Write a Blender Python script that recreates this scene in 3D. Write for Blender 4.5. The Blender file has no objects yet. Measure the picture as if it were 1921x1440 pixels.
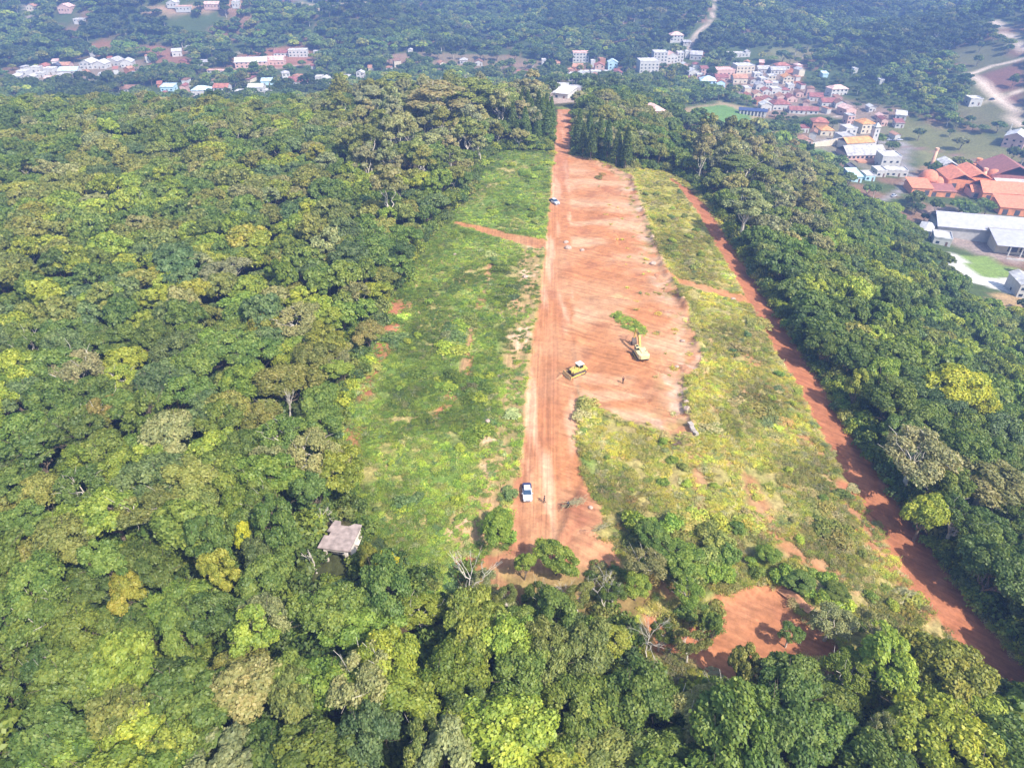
import bpy, bmesh, math, random
import numpy as np
from mathutils import Vector, Matrix

# ------------------------------------------------------------------ camera, sky, sun, exposure
SC = bpy.context.scene
COL = SC.collection
CAM_H, PITCH, FPX = 87.0, math.radians(35.0), 1281.0
cam_d = bpy.data.cameras.new('camera')
cam_d.sensor_width = 36.0
cam_d.lens = 36.0 * FPX / 1921.0
cam_d.clip_start = 0.5
cam_d.clip_end = 6000
cam = bpy.data.objects.new('camera', cam_d)
COL.objects.link(cam)
cam.location = (0, 0, CAM_H)
cam.rotation_euler = (math.pi / 2 - PITCH, 0, 0)
SC.camera = cam

SUN_EL = math.radians(47)
SUN_TO = (0.72, -0.69)                     # ground direction towards the sun
world = bpy.data.worlds.new('World')
SC.world = world
world.use_nodes = True
wn = world.node_tree
bg = wn.nodes['Background']
sky = wn.nodes.new('ShaderNodeTexSky')
sky.sky_type = 'NISHITA'
sky.sun_disc = False
sky.sun_elevation = SUN_EL
sky.sun_rotation = math.atan2(SUN_TO[0], SUN_TO[1])
sky.air_density = 1.3
sky.dust_density = 2.0
wn.links.new(sky.outputs[0], bg.inputs[0])
bg.inputs[1].default_value = 0.148
sun_d = bpy.data.lights.new('sun', 'SUN')
sun_d.energy = 4.1
sun_d.angle = math.radians(0.6)
sun_d.color = (1.0, 0.94, 0.85)
sun = bpy.data.objects.new('sun', sun_d)
COL.objects.link(sun)
sun.rotation_euler = Vector((-SUN_TO[0] * math.cos(SUN_EL), -SUN_TO[1] * math.cos(SUN_EL), -math.sin(SUN_EL))).to_track_quat('-Z', 'Y').to_euler()
SC.view_settings.view_transform = 'Standard'
SC.view_settings.look = 'None'
SC.view_settings.gamma = 1.0
SC.view_settings.use_curve_mapping = False
SC.view_settings.exposure = 0.95
SC.cycles.max_bounces = 6
SC.cycles.diffuse_bounces = 3
SC.cycles.glossy_bounces = 1
SC.cycles.transmission_bounces = 2
SC.cycles.volume_bounces = 0
SC.cycles.transparent_max_bounces = 4

# ------------------------------------------------------------------ noise
def _hash(ix, iy, seed):
    h = (ix.astype(np.int64) * 374761393 + iy.astype(np.int64) * 668265263 + seed * 1442695041) & 0xFFFFFFFF
    h = ((h ^ (h >> 13)) * 1274126177) & 0xFFFFFFFF
    h = (h ^ (h >> 16)) & 0xFFFFFF
    return h / float(0xFFFFFF)
def vnoise(x, y, seed=0):
    x = np.asarray(x, float); y = np.asarray(y, float)
    ix = np.floor(x); iy = np.floor(y)
    fx = x - ix; fy = y - iy
    fx = fx * fx * (3 - 2 * fx); fy = fy * fy * (3 - 2 * fy)
    a = _hash(ix, iy, seed); b = _hash(ix + 1, iy, seed); c = _hash(ix, iy + 1, seed); d = _hash(ix + 1, iy + 1, seed)
    return (a * (1 - fx) + b * fx) * (1 - fy) + (c * (1 - fx) + d * fx) * fy
def fbm(x, y, seed=0, octv=4, scale=1.0):
    x = np.asarray(x, float) / scale; y = np.asarray(y, float) / scale
    t = 0; a = 0.5; s = 0
    for k in range(octv):
        t = t + a * vnoise(x * 2 ** k + 17.3 * k, y * 2 ** k - 9.1 * k, seed + k * 7)
        s += a; a *= 0.5
    return t / s
def sstep(a, b, x):
    t = np.clip((x - a) / (b - a), 0, 1)
    return t * t * (3 - 2 * t)

# ------------------------------------------------------------------ terrain: control points (x, y, z) in metres
CP = [(-252,350,-1),(-330,250,-2),(-180,170,-2),(-120,100,-3),(-90,60,-4),(-60,40,-5),(-100,330,1),(-200,300,1),(-70,250,1),(-40,150,0),(-30,90,0),
 (0,40,-3),(0,70,-1),(4,90,0),(6,125,0),(8,170,0),(12,220,0),(16,270,0),(20,320,0),(26,374,-2),(28,430,-7),(32,484,-14),(36,600,-34),(40,700,-48),
 (30,180,0),(40,230,0),(30,110,-.5),(45,90,-1.5),(45,60,-3),(60,50,-5),(68,60,-4),(66,90,-3),(64,135,-2),(63,180,-2),(63,257,-2),(62,300,-4),
 (70,47,-7),(90,75,-12),(111,109,-15),(105,150,-14),(110,200,-16),(130,150,-24),(150,190,-34),(100,250,-13),(95,310,-14),(120,350,-22),
 (200,245,-46),(219,289,-52),(249,339,-55),(286,415,-55),(150,300,-34),(150,400,-36),(120,470,-32),(160,550,-46),(180,250,-43),(190,340,-49),
 (90,400,-14),(100,489,-25),(268,535,-55),(244,680,-55),(110,780,-52),(210,460,-52),(320,521,-54),(380,480,-52),(400,420,-54),(330,350,-55),(300,300,-55),(260,220,-52),(350,200,-52),(170,130,-40),(200,60,-45),
 (390,583,-40),(372,599,-34),(472,749,-5),(430,660,-24),(520,650,-8),(520,560,-20),(330,706,-49),(340,784,-40),(380,910,-20),(400,1000,-5),(250,800,-47),(600,900,5),(600,700,5),(500,450,-30),
 (-252,405,-10),(-100,400,-9),(-30,395,-7),(-252,500,-42),(-100,500,-40),(-20,500,-34),(-350,620,-50),(-200,613,-50),(-100,620,-50),(-20,640,-50),(-430,753,-50),(-300,753,-51),(-150,800,-51),
 (-350,820,-48),(-200,820,-50),(0,820,-50),(-330,982,-27),(-180,982,-25),(0,900,-26),(0,1022,-13),(-250,900,-38),(-600,883,-45),(-600,1051,-30),(-420,900,-42),(-430,1000,-34),
 (-300,1150,-45),(-500,1235,-42),(-200,1235,-44),(0,1300,-5),(-100,1322,-40),(200,950,-18),(200,1100,-5),(-500,750,-48),(-500,500,-40),(-450,350,-10),
 (0,1700,25),(-600,1700,20),(600,1700,25),(600,1200,15),(-900,1200,-10),(1000,1200,20),(1000,600,10),(-900,600,-30),(-700,200,-10),(700,100,-40),(0,-100,-12),(-200,-100,-12),(200,-100,-30),(300,0,-50)]
CPa = np.array(CP, float)
def _phi(r): return np.sqrt(r * r + 30.0 ** 2)
_D = np.sqrt((CPa[:, None, 0] - CPa[None, :, 0]) ** 2 + (CPa[:, None, 1] - CPa[None, :, 1]) ** 2)
_A = np.zeros((len(CP) + 3, len(CP) + 3))
_A[:len(CP), :len(CP)] = _phi(_D) + np.eye(len(CP)) * -6.0
_A[:len(CP), len(CP)] = 1; _A[:len(CP), len(CP) + 1:] = CPa[:, :2] / 500
_A[len(CP), :len(CP)] = 1; _A[len(CP) + 1:, :len(CP)] = CPa[:, :2].T / 500
_W = np.linalg.solve(_A, np.r_[CPa[:, 2], 0, 0, 0])
def zt(x, y):
    x = np.atleast_1d(np.asarray(x, float)); y = np.atleast_1d(np.asarray(y, float))
    sh = x.shape; x = x.ravel(); y = y.ravel(); out = np.empty(len(x))
    for s in range(0, len(x), 40000):
        e = s + 40000
        r = np.sqrt((x[s:e, None] - CPa[None, :, 0]) ** 2 + (y[s:e, None] - CPa[None, :, 1]) ** 2)
        out[s:e] = _phi(r) @ _W[:len(CP)] + _W[len(CP)] + (_W[len(CP) + 1] * x[s:e] + _W[len(CP) + 2] * y[s:e]) / 500
    return out.reshape(sh)
# the ground sheet: a grid, fine where the cleared strip is and coarser outwards
def _axis(c0, c1, st, lo, hi, g, cap):
    m = list(np.arange(c0, c1 + 1e-6, st))
    a = m[-1]; s = st; up = []
    while a < hi:
        s = min(s * g, cap); a += s; up.append(a)
    a = m[0]; s = st; dn = []
    while a > lo:
        s = min(s * g, cap); a -= s; dn.append(a)
    return np.array(dn[::-1] + m + up)
GX = _axis(-42, 76, 0.5, -1000, 1000, 1.035, 9.0)
GY = _axis(46, 250, 0.5, -60, 1750, 1.012, 7.0)
XX, YY = np.meshgrid(GX, GY)
flatmask = None
ZZ = zt(XX, YY)
ZZ = ZZ + (fbm(XX, YY, 3, 3, 14) - .5) * 1.0 + (fbm(XX, YY, 5, 2, 3.0) - .5) * 0.22
ZZ = ZZ + sstep(800, 960, YY) * (fbm(XX, YY, 7, 3, 230) - .5) * 120 + sstep(480, 640, YY) * sstep(330, 420, XX) * (fbm(XX, YY, 8, 3, 110) - .5) * 26
def gz(x, y):
    """height of the ground sheet at (x, y)"""
    i = np.clip(np.searchsorted(GX, x) - 1, 0, len(GX) - 2); j = np.clip(np.searchsorted(GY, y) - 1, 0, len(GY) - 2)
    fx = (x - GX[i]) / (GX[i + 1] - GX[i]); fy = (y - GY[j]) / (GY[j + 1] - GY[j])
    return (ZZ[j, i] * (1 - fx) + ZZ[j, i + 1] * fx) * (1 - fy) + (ZZ[j + 1, i] * (1 - fx) + ZZ[j + 1, i + 1] * fx) * fy
CP_, SP_ = math.cos(PITCH), math.sin(PITCH)
def ray(px, py):
    u = (720.0 - py) / FPX
    return (px - 960.5) / FPX, CP_ + SP_ * u, -SP_ + CP_ * u
def at(px, py, dz=0.0):
    """where the line of sight through a point of the photograph meets the ground (plus dz)"""
    dx, dy, dzz = ray(px, py)
    y = 25.0; prev = y
    while y < 1740:
        t = y / dy
        if CAM_H + t * dzz <= gz(dx * t, y) + dz: break
        prev = y; y += 1.0 + y * 0.008
    lo, hi = prev, y
    for _ in range(22):
        m = (lo + hi) / 2; t = m / dy
        if CAM_H + t * dzz <= gz(dx * t, m) + dz: hi = m
        else: lo = m
    t = hi / dy
    return float(dx * t), float(hi), float(gz(dx * t, hi))
def proj(x, y, z):
    dep = y * CP_ + (CAM_H - z) * SP_
    up = y * SP_ - (CAM_H - z) * CP_
    return 960.5 + FPX * x / dep, 720 - FPX * up / dep, dep
def ppm(x, y, z): return FPX / (y * CP_ + (CAM_H - z) * SP_)
def poly_at(pts): return np.array([at(*p)[:2] for p in pts])
def sdist(x, y, poly):
    """signed distance to a polygon, negative inside"""
    x = np.asarray(x, float); y = np.asarray(y, float)
    d = np.full(x.shape, 1e9); ins = np.zeros(x.shape, bool)
    n = len(poly)
    for k in range(n):
        ax, ay = poly[k]; bx, by = poly[(k + 1) % n]
        ex, ey = bx - ax, by - ay
        t = np.clip(((x - ax) * ex + (y - ay) * ey) / (ex * ex + ey * ey + 1e-9), 0, 1)
        d = np.minimum(d, (x - ax - t * ex) ** 2 + (y - ay - t * ey) ** 2)
        c = (ay > y) != (by > y)
        with np.errstate(divide='ignore', invalid='ignore'):
            ins ^= c & (x < ex * (y - ay) / (ey if ey != 0 else 1e-9) + ax)
    d = np.sqrt(d)
    return np.where(ins, -d, d)
def ldist(x, y, line):
    """distance to a polyline whose points carry a half width; returns distance minus half width"""
    x = np.asarray(x, float); y = np.asarray(y, float)
    d = np.full(x.shape, 1e9)
    for k in range(len(line) - 1):
        ax, ay, aw = line[k]; bx, by, bw = line[k + 1]
        ex, ey = bx - ax, by - ay
        t = np.clip(((x - ax) * ex + (y - ay) * ey) / (ex * ex + ey * ey + 1e-9), 0, 1)
        d = np.minimum(d, np.hypot(x - ax - t * ex, y - ay - t * ey) - (aw + t * (bw - aw)))
    return d
def line_at(pts):
    out = []
    for px, py, w in pts:
        x, y, z = at(px, py); out.append((x, y, w * 1.12 / 2 / ppm(x, y, z)))
    return out

# ------------------------------------------------------------------ ground regions
OPEN = poly_at([(960,283),(925,292),(905,330),(880,375),(850,405),(812,445),(785,480),(768,540),(738,565),(712,640),(690,700),(655,770),(640,830),(655,890),(680,930),(700,985),(700,1040),(790,1050),
 (835,1060),(850,1135),(930,1142),(1060,1145),(1190,1150),(1215,1270),(1350,1305),(1470,1275),(1560,1255),(1640,1225),(1740,1225),(1860,1275),(1885,1215),(1800,1130),(1740,1060),(1680,960),(1620,870),(1560,770),(1500,680),(1450,590),(1405,520),(1365,440),(1335,390),(1294,345),
 (1262,325),(1180,318),(1070,290),(1072,240),(1074,200),(1045,200),(1044,240),(1038,285)])
ROAD = poly_at([(965,1035),(967,950),(975,880),(983,800),(990,720),(1000,640),(1012,560),(1022,480),(1030,400),(1036,330),(1040,290),(1044,240),(1047,205),(1070,205),(1072,245),(1066,290),(1070,400),(1072,480),(1075,600),(1080,680),(1084,745),(1085,800),(1088,860),(1095,900),(1060,960),(1040,1035)])
CLEAR = poly_at([(1062,288),(1100,298),(1150,316),(1185,335),(1195,370),(1212,410),(1225,450),(1238,490),(1262,530),(1280,570),(1300,620),(1312,660),(1318,690),(1290,712),(1285,760),(1300,800),(1297,825),(1270,825),(1220,805),(1170,790),(1120,762),(1084,745),(1068,600),(1060,480),(1058,400)])
TURN = poly_at([(1085,862),(1100,905),(1125,945),(1130,980),(1112,1000),(1150,1015),(1165,1050),(1172,1085),(1225,1080),(1250,1090),(1235,1115),(1200,1150),(1100,1160),(1000,1150),(930,1125),(870,1135),(846,1085),(856,1040),(930,1045),(962,1030),(968,900)])
CLR2 = poly_at([(1215,1145),(1260,1165),(1310,1150),(1340,1120),(1400,1105),(1462,1096),(1488,1112),(1488,1150),(1540,1170),(1552,1195),(1600,1228),(1640,1216),(1660,1226),(1590,1262),(1550,1275),(1545,1240),(1500,1222),(1450,1250),(1370,1285),(1330,1270),(1300,1235),(1225,1220)])
TRACK = line_at([(1264,338,12),(1284,352,22),(1300,370,24),(1335,420,28),(1370,480,32),(1407,538,38),(1442,595,42),(1482,663,46),(1527,738,52),(1577,822,58),(1632,910,70),(1692,1000,78),(1752,1090,86),(1815,1175,92),(1880,1255,98)])
XPATH = line_at([(1262,522,18),(1310,537,22),(1360,550,26),(1405,565,30)])
FAINT = [line_at(q) for q in ([(1325,700,5),(1345,800,6),(1375,880,7),(1440,980,9),(1530,1050,10),(1610,1110,10)],[(1400,735,6),(1460,790,7),(1530,860,8),(1600,960,10),(1690,1080,12)],[(925,495,5),(890,600,6),(872,680,7),(845,760,9)],[(1290,830,10),(1315,900,9),(1320,980,8)],[(1320,600,4),(1350,680,5),(1400,735,6)])]
LPATH = line_at([(858,418,12),(900,428,20),(950,443,26),(1015,458,38)])
SLOPE = poly_at([(975,470),(962,540),(952,620),(945,700),(915,790),(900,850),(885,920),(845,975),(838,1010),(860,1080),(965,1030),(967,950),(975,880),(983,800),(990,720),(1000,640),(1010,560),(1022,460),(1000,440)])
SOILS = [([(738,560),(775,565),(760,600),(735,660),(712,690),(700,740),(690,760),(668,745),(690,700),(705,650),(722,600)],.75),
 ([(850,725),(862,745),(835,785),(812,780),(825,755)],.8),([(905,550),(918,555),(900,580),(888,575)],.85),([(880,615),(893,620),(888,700),(868,720),(872,660)],.6),
 ([(650,790),(690,800),(680,850),(650,880),(630,850)],.55),([(915,490),(928,495),(920,520),(910,515)],.6),
 ([(1190,700),(1215,690),(1240,740),(1215,760)],.0),([(1290,840),(1320,850),(1330,960),(1310,980),(1295,900)],.55),
 ([(1390,880),(1420,900),(1460,990),(1530,1040),(1600,1080),(1580,1100),(1500,1060),(1440,1010),(1410,960)],.6),
 ([(1560,900),(1600,905),(1660,1010),(1720,1090),(1760,1150),(1740,1165),(1690,1100),(1640,1040),(1600,990)],.8),
 ([(1470,780),(1500,800),(1560,850),(1540,870),(1500,830)],.5),([(1400,735),(1450,770),(1490,800),(1480,810),(1430,780)],.5),
 ([(1390,655),(1430,665),(1440,690),(1405,690)],.5),([(1230,1080),(1280,1090),(1300,1110),(1250,1130)],.6)]
SOILP = [(poly_at(p), w) for p, w in SOILS]
_wx = XX + (fbm(XX, YY, 91, 3, 4.0) - .5) * 2.5; _wy = YY + (fbm(XX, YY, 92, 3, 4.0) - .5) * 2.5
_nr = (XX > -60) & (XX < 100) & (YY > 40) & (YY < 330)
def _nearf(f, *p):
    o = np.full(XX.shape, 50.0); o[_nr] = f(_wx[_nr], _wy[_nr], *p); return o
_dC = _nearf(sdist, CLEAR); _dR = _nearf(sdist, ROAD); _dT = _nearf(ldist, TRACK); _d2 = _nearf(sdist, CLR2); _dU = _nearf(sdist, TURN)
_rs = sstep(10, 22, XX - .052 * YY)
_berm = fbm(XX, YY, 93, 3, 5.0)
ZZ = ZZ + np.exp(-((_dC - .3) / 1.3) ** 2) * _rs * _berm * 2.1 - sstep(0, -3, _dC) * .30
_tr = (XX - 3 - .052 * YY) * .5 + YY * .9 + (fbm(XX, YY, 94, 2, 18) - .5) * 16
ZZ = ZZ + sstep(0, -2, _dC) * _rs * (np.clip(((_tr / 13.0) % 1.0) * 6, 0, 1) - .5) * .85
ZZ = ZZ + sstep(.5, -.5, np.minimum(_dC, np.minimum(_d2, _dU))) * (fbm(XX, YY, 95, 4, 2.6) - .5) * .42
ZZ = ZZ - sstep(.6, -.8, _dR) * .30 * sstep(-3, 1.5, _dC) + np.exp(-((_dR - .7) / .8) ** 2) * .35 * _berm * sstep(.0, 2.5, _dC)
ZZ = ZZ - sstep(.8, -.8, _dT) * .5 + np.exp(-((_dT - 1.2) / 1.0) ** 2) * .55 * _berm
ZZ = ZZ - sstep(.6, -1.2, _d2) * .7 + np.exp(-((_d2 - .6) / .9) ** 2) * .6 * _berm
def box_poly(pts): return poly_at(pts)
FARP = dict(
 sports=box_poly([(1290,200),(1350,190),(1425,206),(1446,220),(1400,242),(1330,240),(1275,226)]),
 pitch=box_poly([(1304,203),(1350,196),(1418,216),(1400,234),(1345,234),(1306,220)]),
 meadow=box_poly([(1655,232),(1700,225),(1780,240),(1870,258),(1921,300),(1921,318),(1830,300),(1740,283),(1700,272),(1665,262)]),
 meadow2=box_poly([(1718,282),(1740,282),(1850,305),(1840,322),(1760,318),(1735,320),(1722,300)]),
 lawn3=box_poly([(1505,282),(1535,278),(1580,298),(1570,305),(1530,300)]),
 hill=box_poly([(1775,95),(1850,80),(1921,120),(1921,285),(1860,250),(1800,225),(1790,190),(1830,165),(1815,140)]),
 burnt=box_poly([(1836,140),(1921,112),(1921,165),(1868,180)]),
 burnt2=box_poly([(1880,185),(1921,172),(1921,225)]),
 burnt3=box_poly([(1850,20),(1890,15),(1921,30),(1921,85)]),
 yard=box_poly([(1700,330),(1760,300),(1921,320),(1921,400),(1860,375),(1780,365),(1710,362)]),
 whouse=box_poly([(1735,390),(1760,385),(1921,410),(1921,500),(1840,478),(1760,448),(1742,430)]),
 paved=box_poly([(1775,480),(1790,478),(1835,515),(1860,514),(1921,532),(1921,548),(1880,545),(1800,525),(1780,505)]),
 lawn=box_poly([(1795,478),(1850,480),(1895,500),(1905,520),(1870,520),(1830,515)]),
 brown=box_poly([(1846,560),(1880,550),(1921,552),(1921,578),(1870,580)]),
 village=box_poly([(1330,125),(1480,118),(1500,160),(1600,190),(1690,205),(1700,230),(1640,238),(1540,215),(1440,218),(1400,185),(1320,165)]),
 church=box_poly([(1500,262),(1560,230),(1650,225),(1700,268),(1715,285),(1700,330),(1650,330),(1580,300),(1500,282)]),
 dry1=box_poly([(480,6),(560,2),(700,1),(760,4),(640,12),(520,14)]),
 dry2=box_poly([(265,14),(420,6),(470,8),(430,20),(280,24)]),
 redl=box_poly([(160,85),(200,70),(220,80),(200,105),(170,108)]),
 redl2=box_poly([(262,95),(300,80),(340,100),(380,118),(300,122)]),
 redl3=box_poly([(430,108),(500,92),(540,86),(590,95),(590,120),(520,130),(440,130)]),
 twn=box_poly([(30,140),(110,118),(260,112),(280,125),(180,150),(50,158)]),
 dirtc=box_poly([(680,108),(780,98),(960,105),(1040,118),(1040,135),(960,140),(760,125)]),
 redr=box_poly([(1470,120),(1500,128),(1497,165),(1475,150)]),
 wshop=box_poly([(1015,165),(1085,160),(1100,178),(1075,192),(1040,195),(1012,180)]),
 clt=box_poly([(1430,95),(1520,85),(1560,95),(1500,118),(1450,118)]),
)
GREYROAD = line_at([(1650,378,9),(1672,368,10),(1697,352,13),(1712,338,16),(1707,322,13),(1692,305,12),(1690,290,12),(1702,277,14),(1690,268,10),(1600,262,8),(1520,262,6)])
REDROAD = line_at([(1702,275,8),(1760,285,10),(1830,300,10),(1921,322,12)])
TOWNROAD = [line_at(q) for q in ([(375,122,5),(410,110,6),(458,97,5)],[(440,132,5),(520,128,5),(590,120,4)],[(1340,0,5),(1335,40,6),(1300,75,7),(1290,95,6)],[(1480,205,6),(1540,212,6),(1600,225,6)],[(1400,150,5),(1440,165,5),(1500,180,5)],[(60,30,10),(50,10,8)])]
WHITEROAD = [line_at(q) for q in ([(1866,40,10),(1921,92,13)],[(1921,109,8),(1870,122,9),(1820,138,11)],[(1820,138,14),(1845,160,15),(1872,185,16),(1921,232,20)],[(1868,184,8),(1921,168,8)],[(1868,188,6),(1840,194,5)])]

def ground_colour(x, y):
    N = x.shape
    wx = x + (fbm(x, y, 11, 4, 5.0) - .5) * 4.2; wy = y + (fbm(x, y, 12, 4, 5.0) - .5) * 4.2
    wl = x + (fbm(x, y, 13, 3, 2.0) - .5) * 1.2; wm = y + (fbm(x, y, 14, 3, 2.0) - .5) * 1.2
    n1 = fbm(x, y, 21, 4, 12.0); n2 = fbm(x, y, 22, 4, 3.0); n3 = fbm(x, y, 23, 3, 30.0)
    reg = np.zeros(N, np.int32); soil = np.zeros(N)
    def C(r, g, b): return np.stack([np.full(N, r), np.full(N, g), np.full(N, b)], -1)
    def lay(col, new, m): return col * (1 - m[..., None]) + new * m[..., None]
    col = C(.055, .06, .022)
    col = lay(col, C(.10, .075, .04), sstep(.5, .7, n1))
    # far valley ground: green and reddish earth
    far = sstep(395, 470, y) + sstep(140, 190, x) * 1.0
    far = np.clip(far, 0, 1)
    col = lay(col, C(.07, .095, .03), far)
    col = lay(col, C(.20, .12, .075), far * sstep(.56, .7, n3))
    # open field
    dO = sdist(wx, wy, OPEN)
    mO = sstep(1.5, -2.5, dO)
    fieldc = lay(C(.155, .180, .044), C(.30, .26, .085), sstep(.38, .62, n1))
    fieldc = lay(fieldc, C(.34, .27, .10), sstep(4, 16, x - .052 * y) * .55)
    fieldc = lay(fieldc, C(.33, .25, .11), sstep(.5, .72, n2) * .7)
    fieldc = lay(fieldc, C(.10, .14, .03), sstep(.42, .25, n2) * .7)
    left = sstep(22, 10, x - .03 * y)
    fieldc = lay(fieldc, C(.12, .19, .035), left * sstep(.6, .45, n1) * .7)
    hi = sstep(165, 230, y) * sstep(28, 40, x) * sstep(.35, .55, n1)
    fieldc = lay(fieldc, C(.30, .27, .05), hi * .7)
    col = lay(col, fieldc, mO)
    reg[dO < 0] = 1
    red = lay(C(.39, .165, .073), C(.425, .218, .112), sstep(.35, .7, n1))
    red = lay(red, C(.285, .115, .060), sstep(.55, .8, fbm(x, y, 31, 4, 6.0)) * .7)
    deep = lay(C(.30, .110, .054), C(.35, .145, .074), n2)
    tan = lay(C(.42, .25, .13), C(.28, .21, .085), sstep(.35, .7, n2))
    for p, w in SOILP:
        if w > 0:
            m = sstep(1.0, -1.2, sdist(wl, wm, p)) * min(1, w * 1.25) * sstep(.15, .42, n2)
            col = lay(col, deep * 1.1, m); soil = np.maximum(soil, m)
    m = sstep(1.2, -2.0, sdist(wx, wy, SLOPE)) * sstep(.25, .5, n2 * .6 + n1 * .4)
    col = lay(col, tan, m * .9); soil = np.maximum(soil, m)
    pale = m * sstep(.62, .72, fbm(x, y, 41, 3, 4.0))
    col = lay(col, C(.54, .36, .23), pale)
    for L in FAINT:
        m = sstep(.8, -.3, ldist(wl, wm, L)) * sstep(.3, .55, n2) * .8
        col = lay(col, C(.37, .22, .11), m); soil = np.maximum(soil, m)
    for L, k in ((LPATH, 3), (XPATH, 3)):
        d = ldist(wl, wm, L); m = sstep(.6, -.6, d) * .9
        col = lay(col, red, m); soil = np.maximum(soil, m); reg[d < 0] = 6
    dC = sdist(wl + (wx - x) * .35, wm + (wy - y) * .35, CLEAR)
    m = sstep(.8, -.4, dC)
    cc = lay(red, C(.47, .275, .16), sstep(.45, .75, fbm(x * .35, y, 51, 4, 7.0)))
    rightedge = sstep(-9, -1, dC) * sstep(18, 30, x - .04 * y)
    cc = lay(cc, C(.47, .28, .17), rightedge * sstep(.4, .6, n2) * .8)
    cc = lay(cc, C(.25, .22, .08), rightedge * sstep(.52, .66, fbm(x, y, 53, 4, 2.5)) * .6)
    cc = lay(cc, C(.48, .335, .25), rightedge * sstep(.6, .75, fbm(x, y, 54, 3, 5)) * .8)
    col = lay(col, cc, m); soil = np.maximum(soil, m); reg[dC < .2] = 3
    dR = np.minimum(sdist(wl, wm, ROAD), 99)
    m = sstep(.7, -.5, dR)
    rc = lay(red, C(.53, .31, .195), sstep(.5, .7, fbm(x, y * .12, 61, 3, 2.2)) * .8)
    rc = lay(rc, C(.31, .125, .066), sstep(.5, .75, fbm(x + 50, y * .1, 63, 3, 3.0)) * .5)
    farr = sstep(215, 300, y)
    rc = lay(rc, C(.42, .18, .10), farr * .5)
    col = lay(col, rc, m); soil = np.maximum(soil, m); reg[dR < .1] = 2
    dT = sdist(wl + (wx - x) * .4, wm + (wy - y) * .4, TURN)
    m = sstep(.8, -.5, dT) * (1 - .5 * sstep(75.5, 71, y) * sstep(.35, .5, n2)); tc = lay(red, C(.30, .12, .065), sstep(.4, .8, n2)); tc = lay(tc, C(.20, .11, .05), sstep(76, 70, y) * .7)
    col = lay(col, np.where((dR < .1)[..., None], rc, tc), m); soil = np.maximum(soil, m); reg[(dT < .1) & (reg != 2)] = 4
    d2 = sdist(wl + (wx - x) * .5, wm + (wy - y) * .5, CLR2)
    m = sstep(.8, -.5, d2)
    col = lay(col, lay(deep, red, .5 + 0 * n2), m); soil = np.maximum(soil, m); reg[d2 < .1] = 4
    dK = ldist(wl, wm, TRACK)
    m = sstep(.6, -.5, dK)
    col = lay(col, deep, m); soil = np.maximum(soil, m); reg[dK < .1] = 5
    # valley features
    F = FARP
    def fl(key, c, w=1.0, soft=4.0):
        nonlocal col
        m = sstep(soft, -soft, sdist(x + (fbm(x, y, 71, 3, 12) - .5) * 9, y + (fbm(x, y, 72, 3, 12) - .5) * 9, F[key])) * w
        col = lay(col, C(*c), m)
    for k, c, w in (('village',(.27,.19,.15),.8),('church',(.24,.20,.15),.7),('twn',(.28,.2,.15),.8),('wshop',(.45,.33,.27),.9),('dirtc',(.30,.2,.14),.6),('redl',(.33,.14,.08),.7),('redl2',(.33,.14,.1),.7),('redl3',(.34,.15,.1),.8),('redr',(.42,.15,.08),.9),
                    ('dry1',(.42,.33,.19),.9),('dry2',(.42,.25,.18),.8),('clt',(.22,.2,.09),.7),('meadow',(.16,.155,.06),.9),('meadow2',(.20,.19,.08),.9),('lawn3',(.12,.22,.05),.9),('hill',(.13,.125,.055),.9),('burnt',(.17,.08,.06),.9),('burnt2',(.17,.08,.06),.9),('burnt3',(.16,.10,.06),.7),('sports',(.33,.25,.14),.95),('pitch',(.125,.22,.055),1),
                    ('yard',(.30,.16,.10),.9),('whouse',(.30,.23,.2),.9),('paved',(.58,.55,.51),1),('lawn',(.18,.25,.06),1),('brown',(.36,.24,.12),1)):
        fl(k, c, w, 1.5 if k in ('paved', 'lawn', 'pitch', 'brown') else 4.0)
    m = sstep(1.0, -1.0, ldist(x, y, GREYROAD)); col = lay(col, C(.26, .235, .23), m); reg[m > .5] = 7
    m = sstep(1.5, -1.5, ldist(x, y, REDROAD)); col = lay(col, C(.22, .13, .11), m)
    for L in TOWNROAD:
        m = sstep(1.5, -1.5, ldist(x, y, L)); col = lay(col, C(.42, .33, .27), m); reg[m > .5] = 7
    for L in WHITEROAD:
        m = sstep(1.5, -1.5, ldist(x, y, L)); col = lay(col, C(.54, .43, .34), m); reg[m > .5] = 8
    col = col * (0.86 + .28 * vnoise(x / .9, y / .9, 81))[..., None]
    return col, soil, reg
GCOL, GSOIL, GREG = ground_colour(XX, YY)

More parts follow.
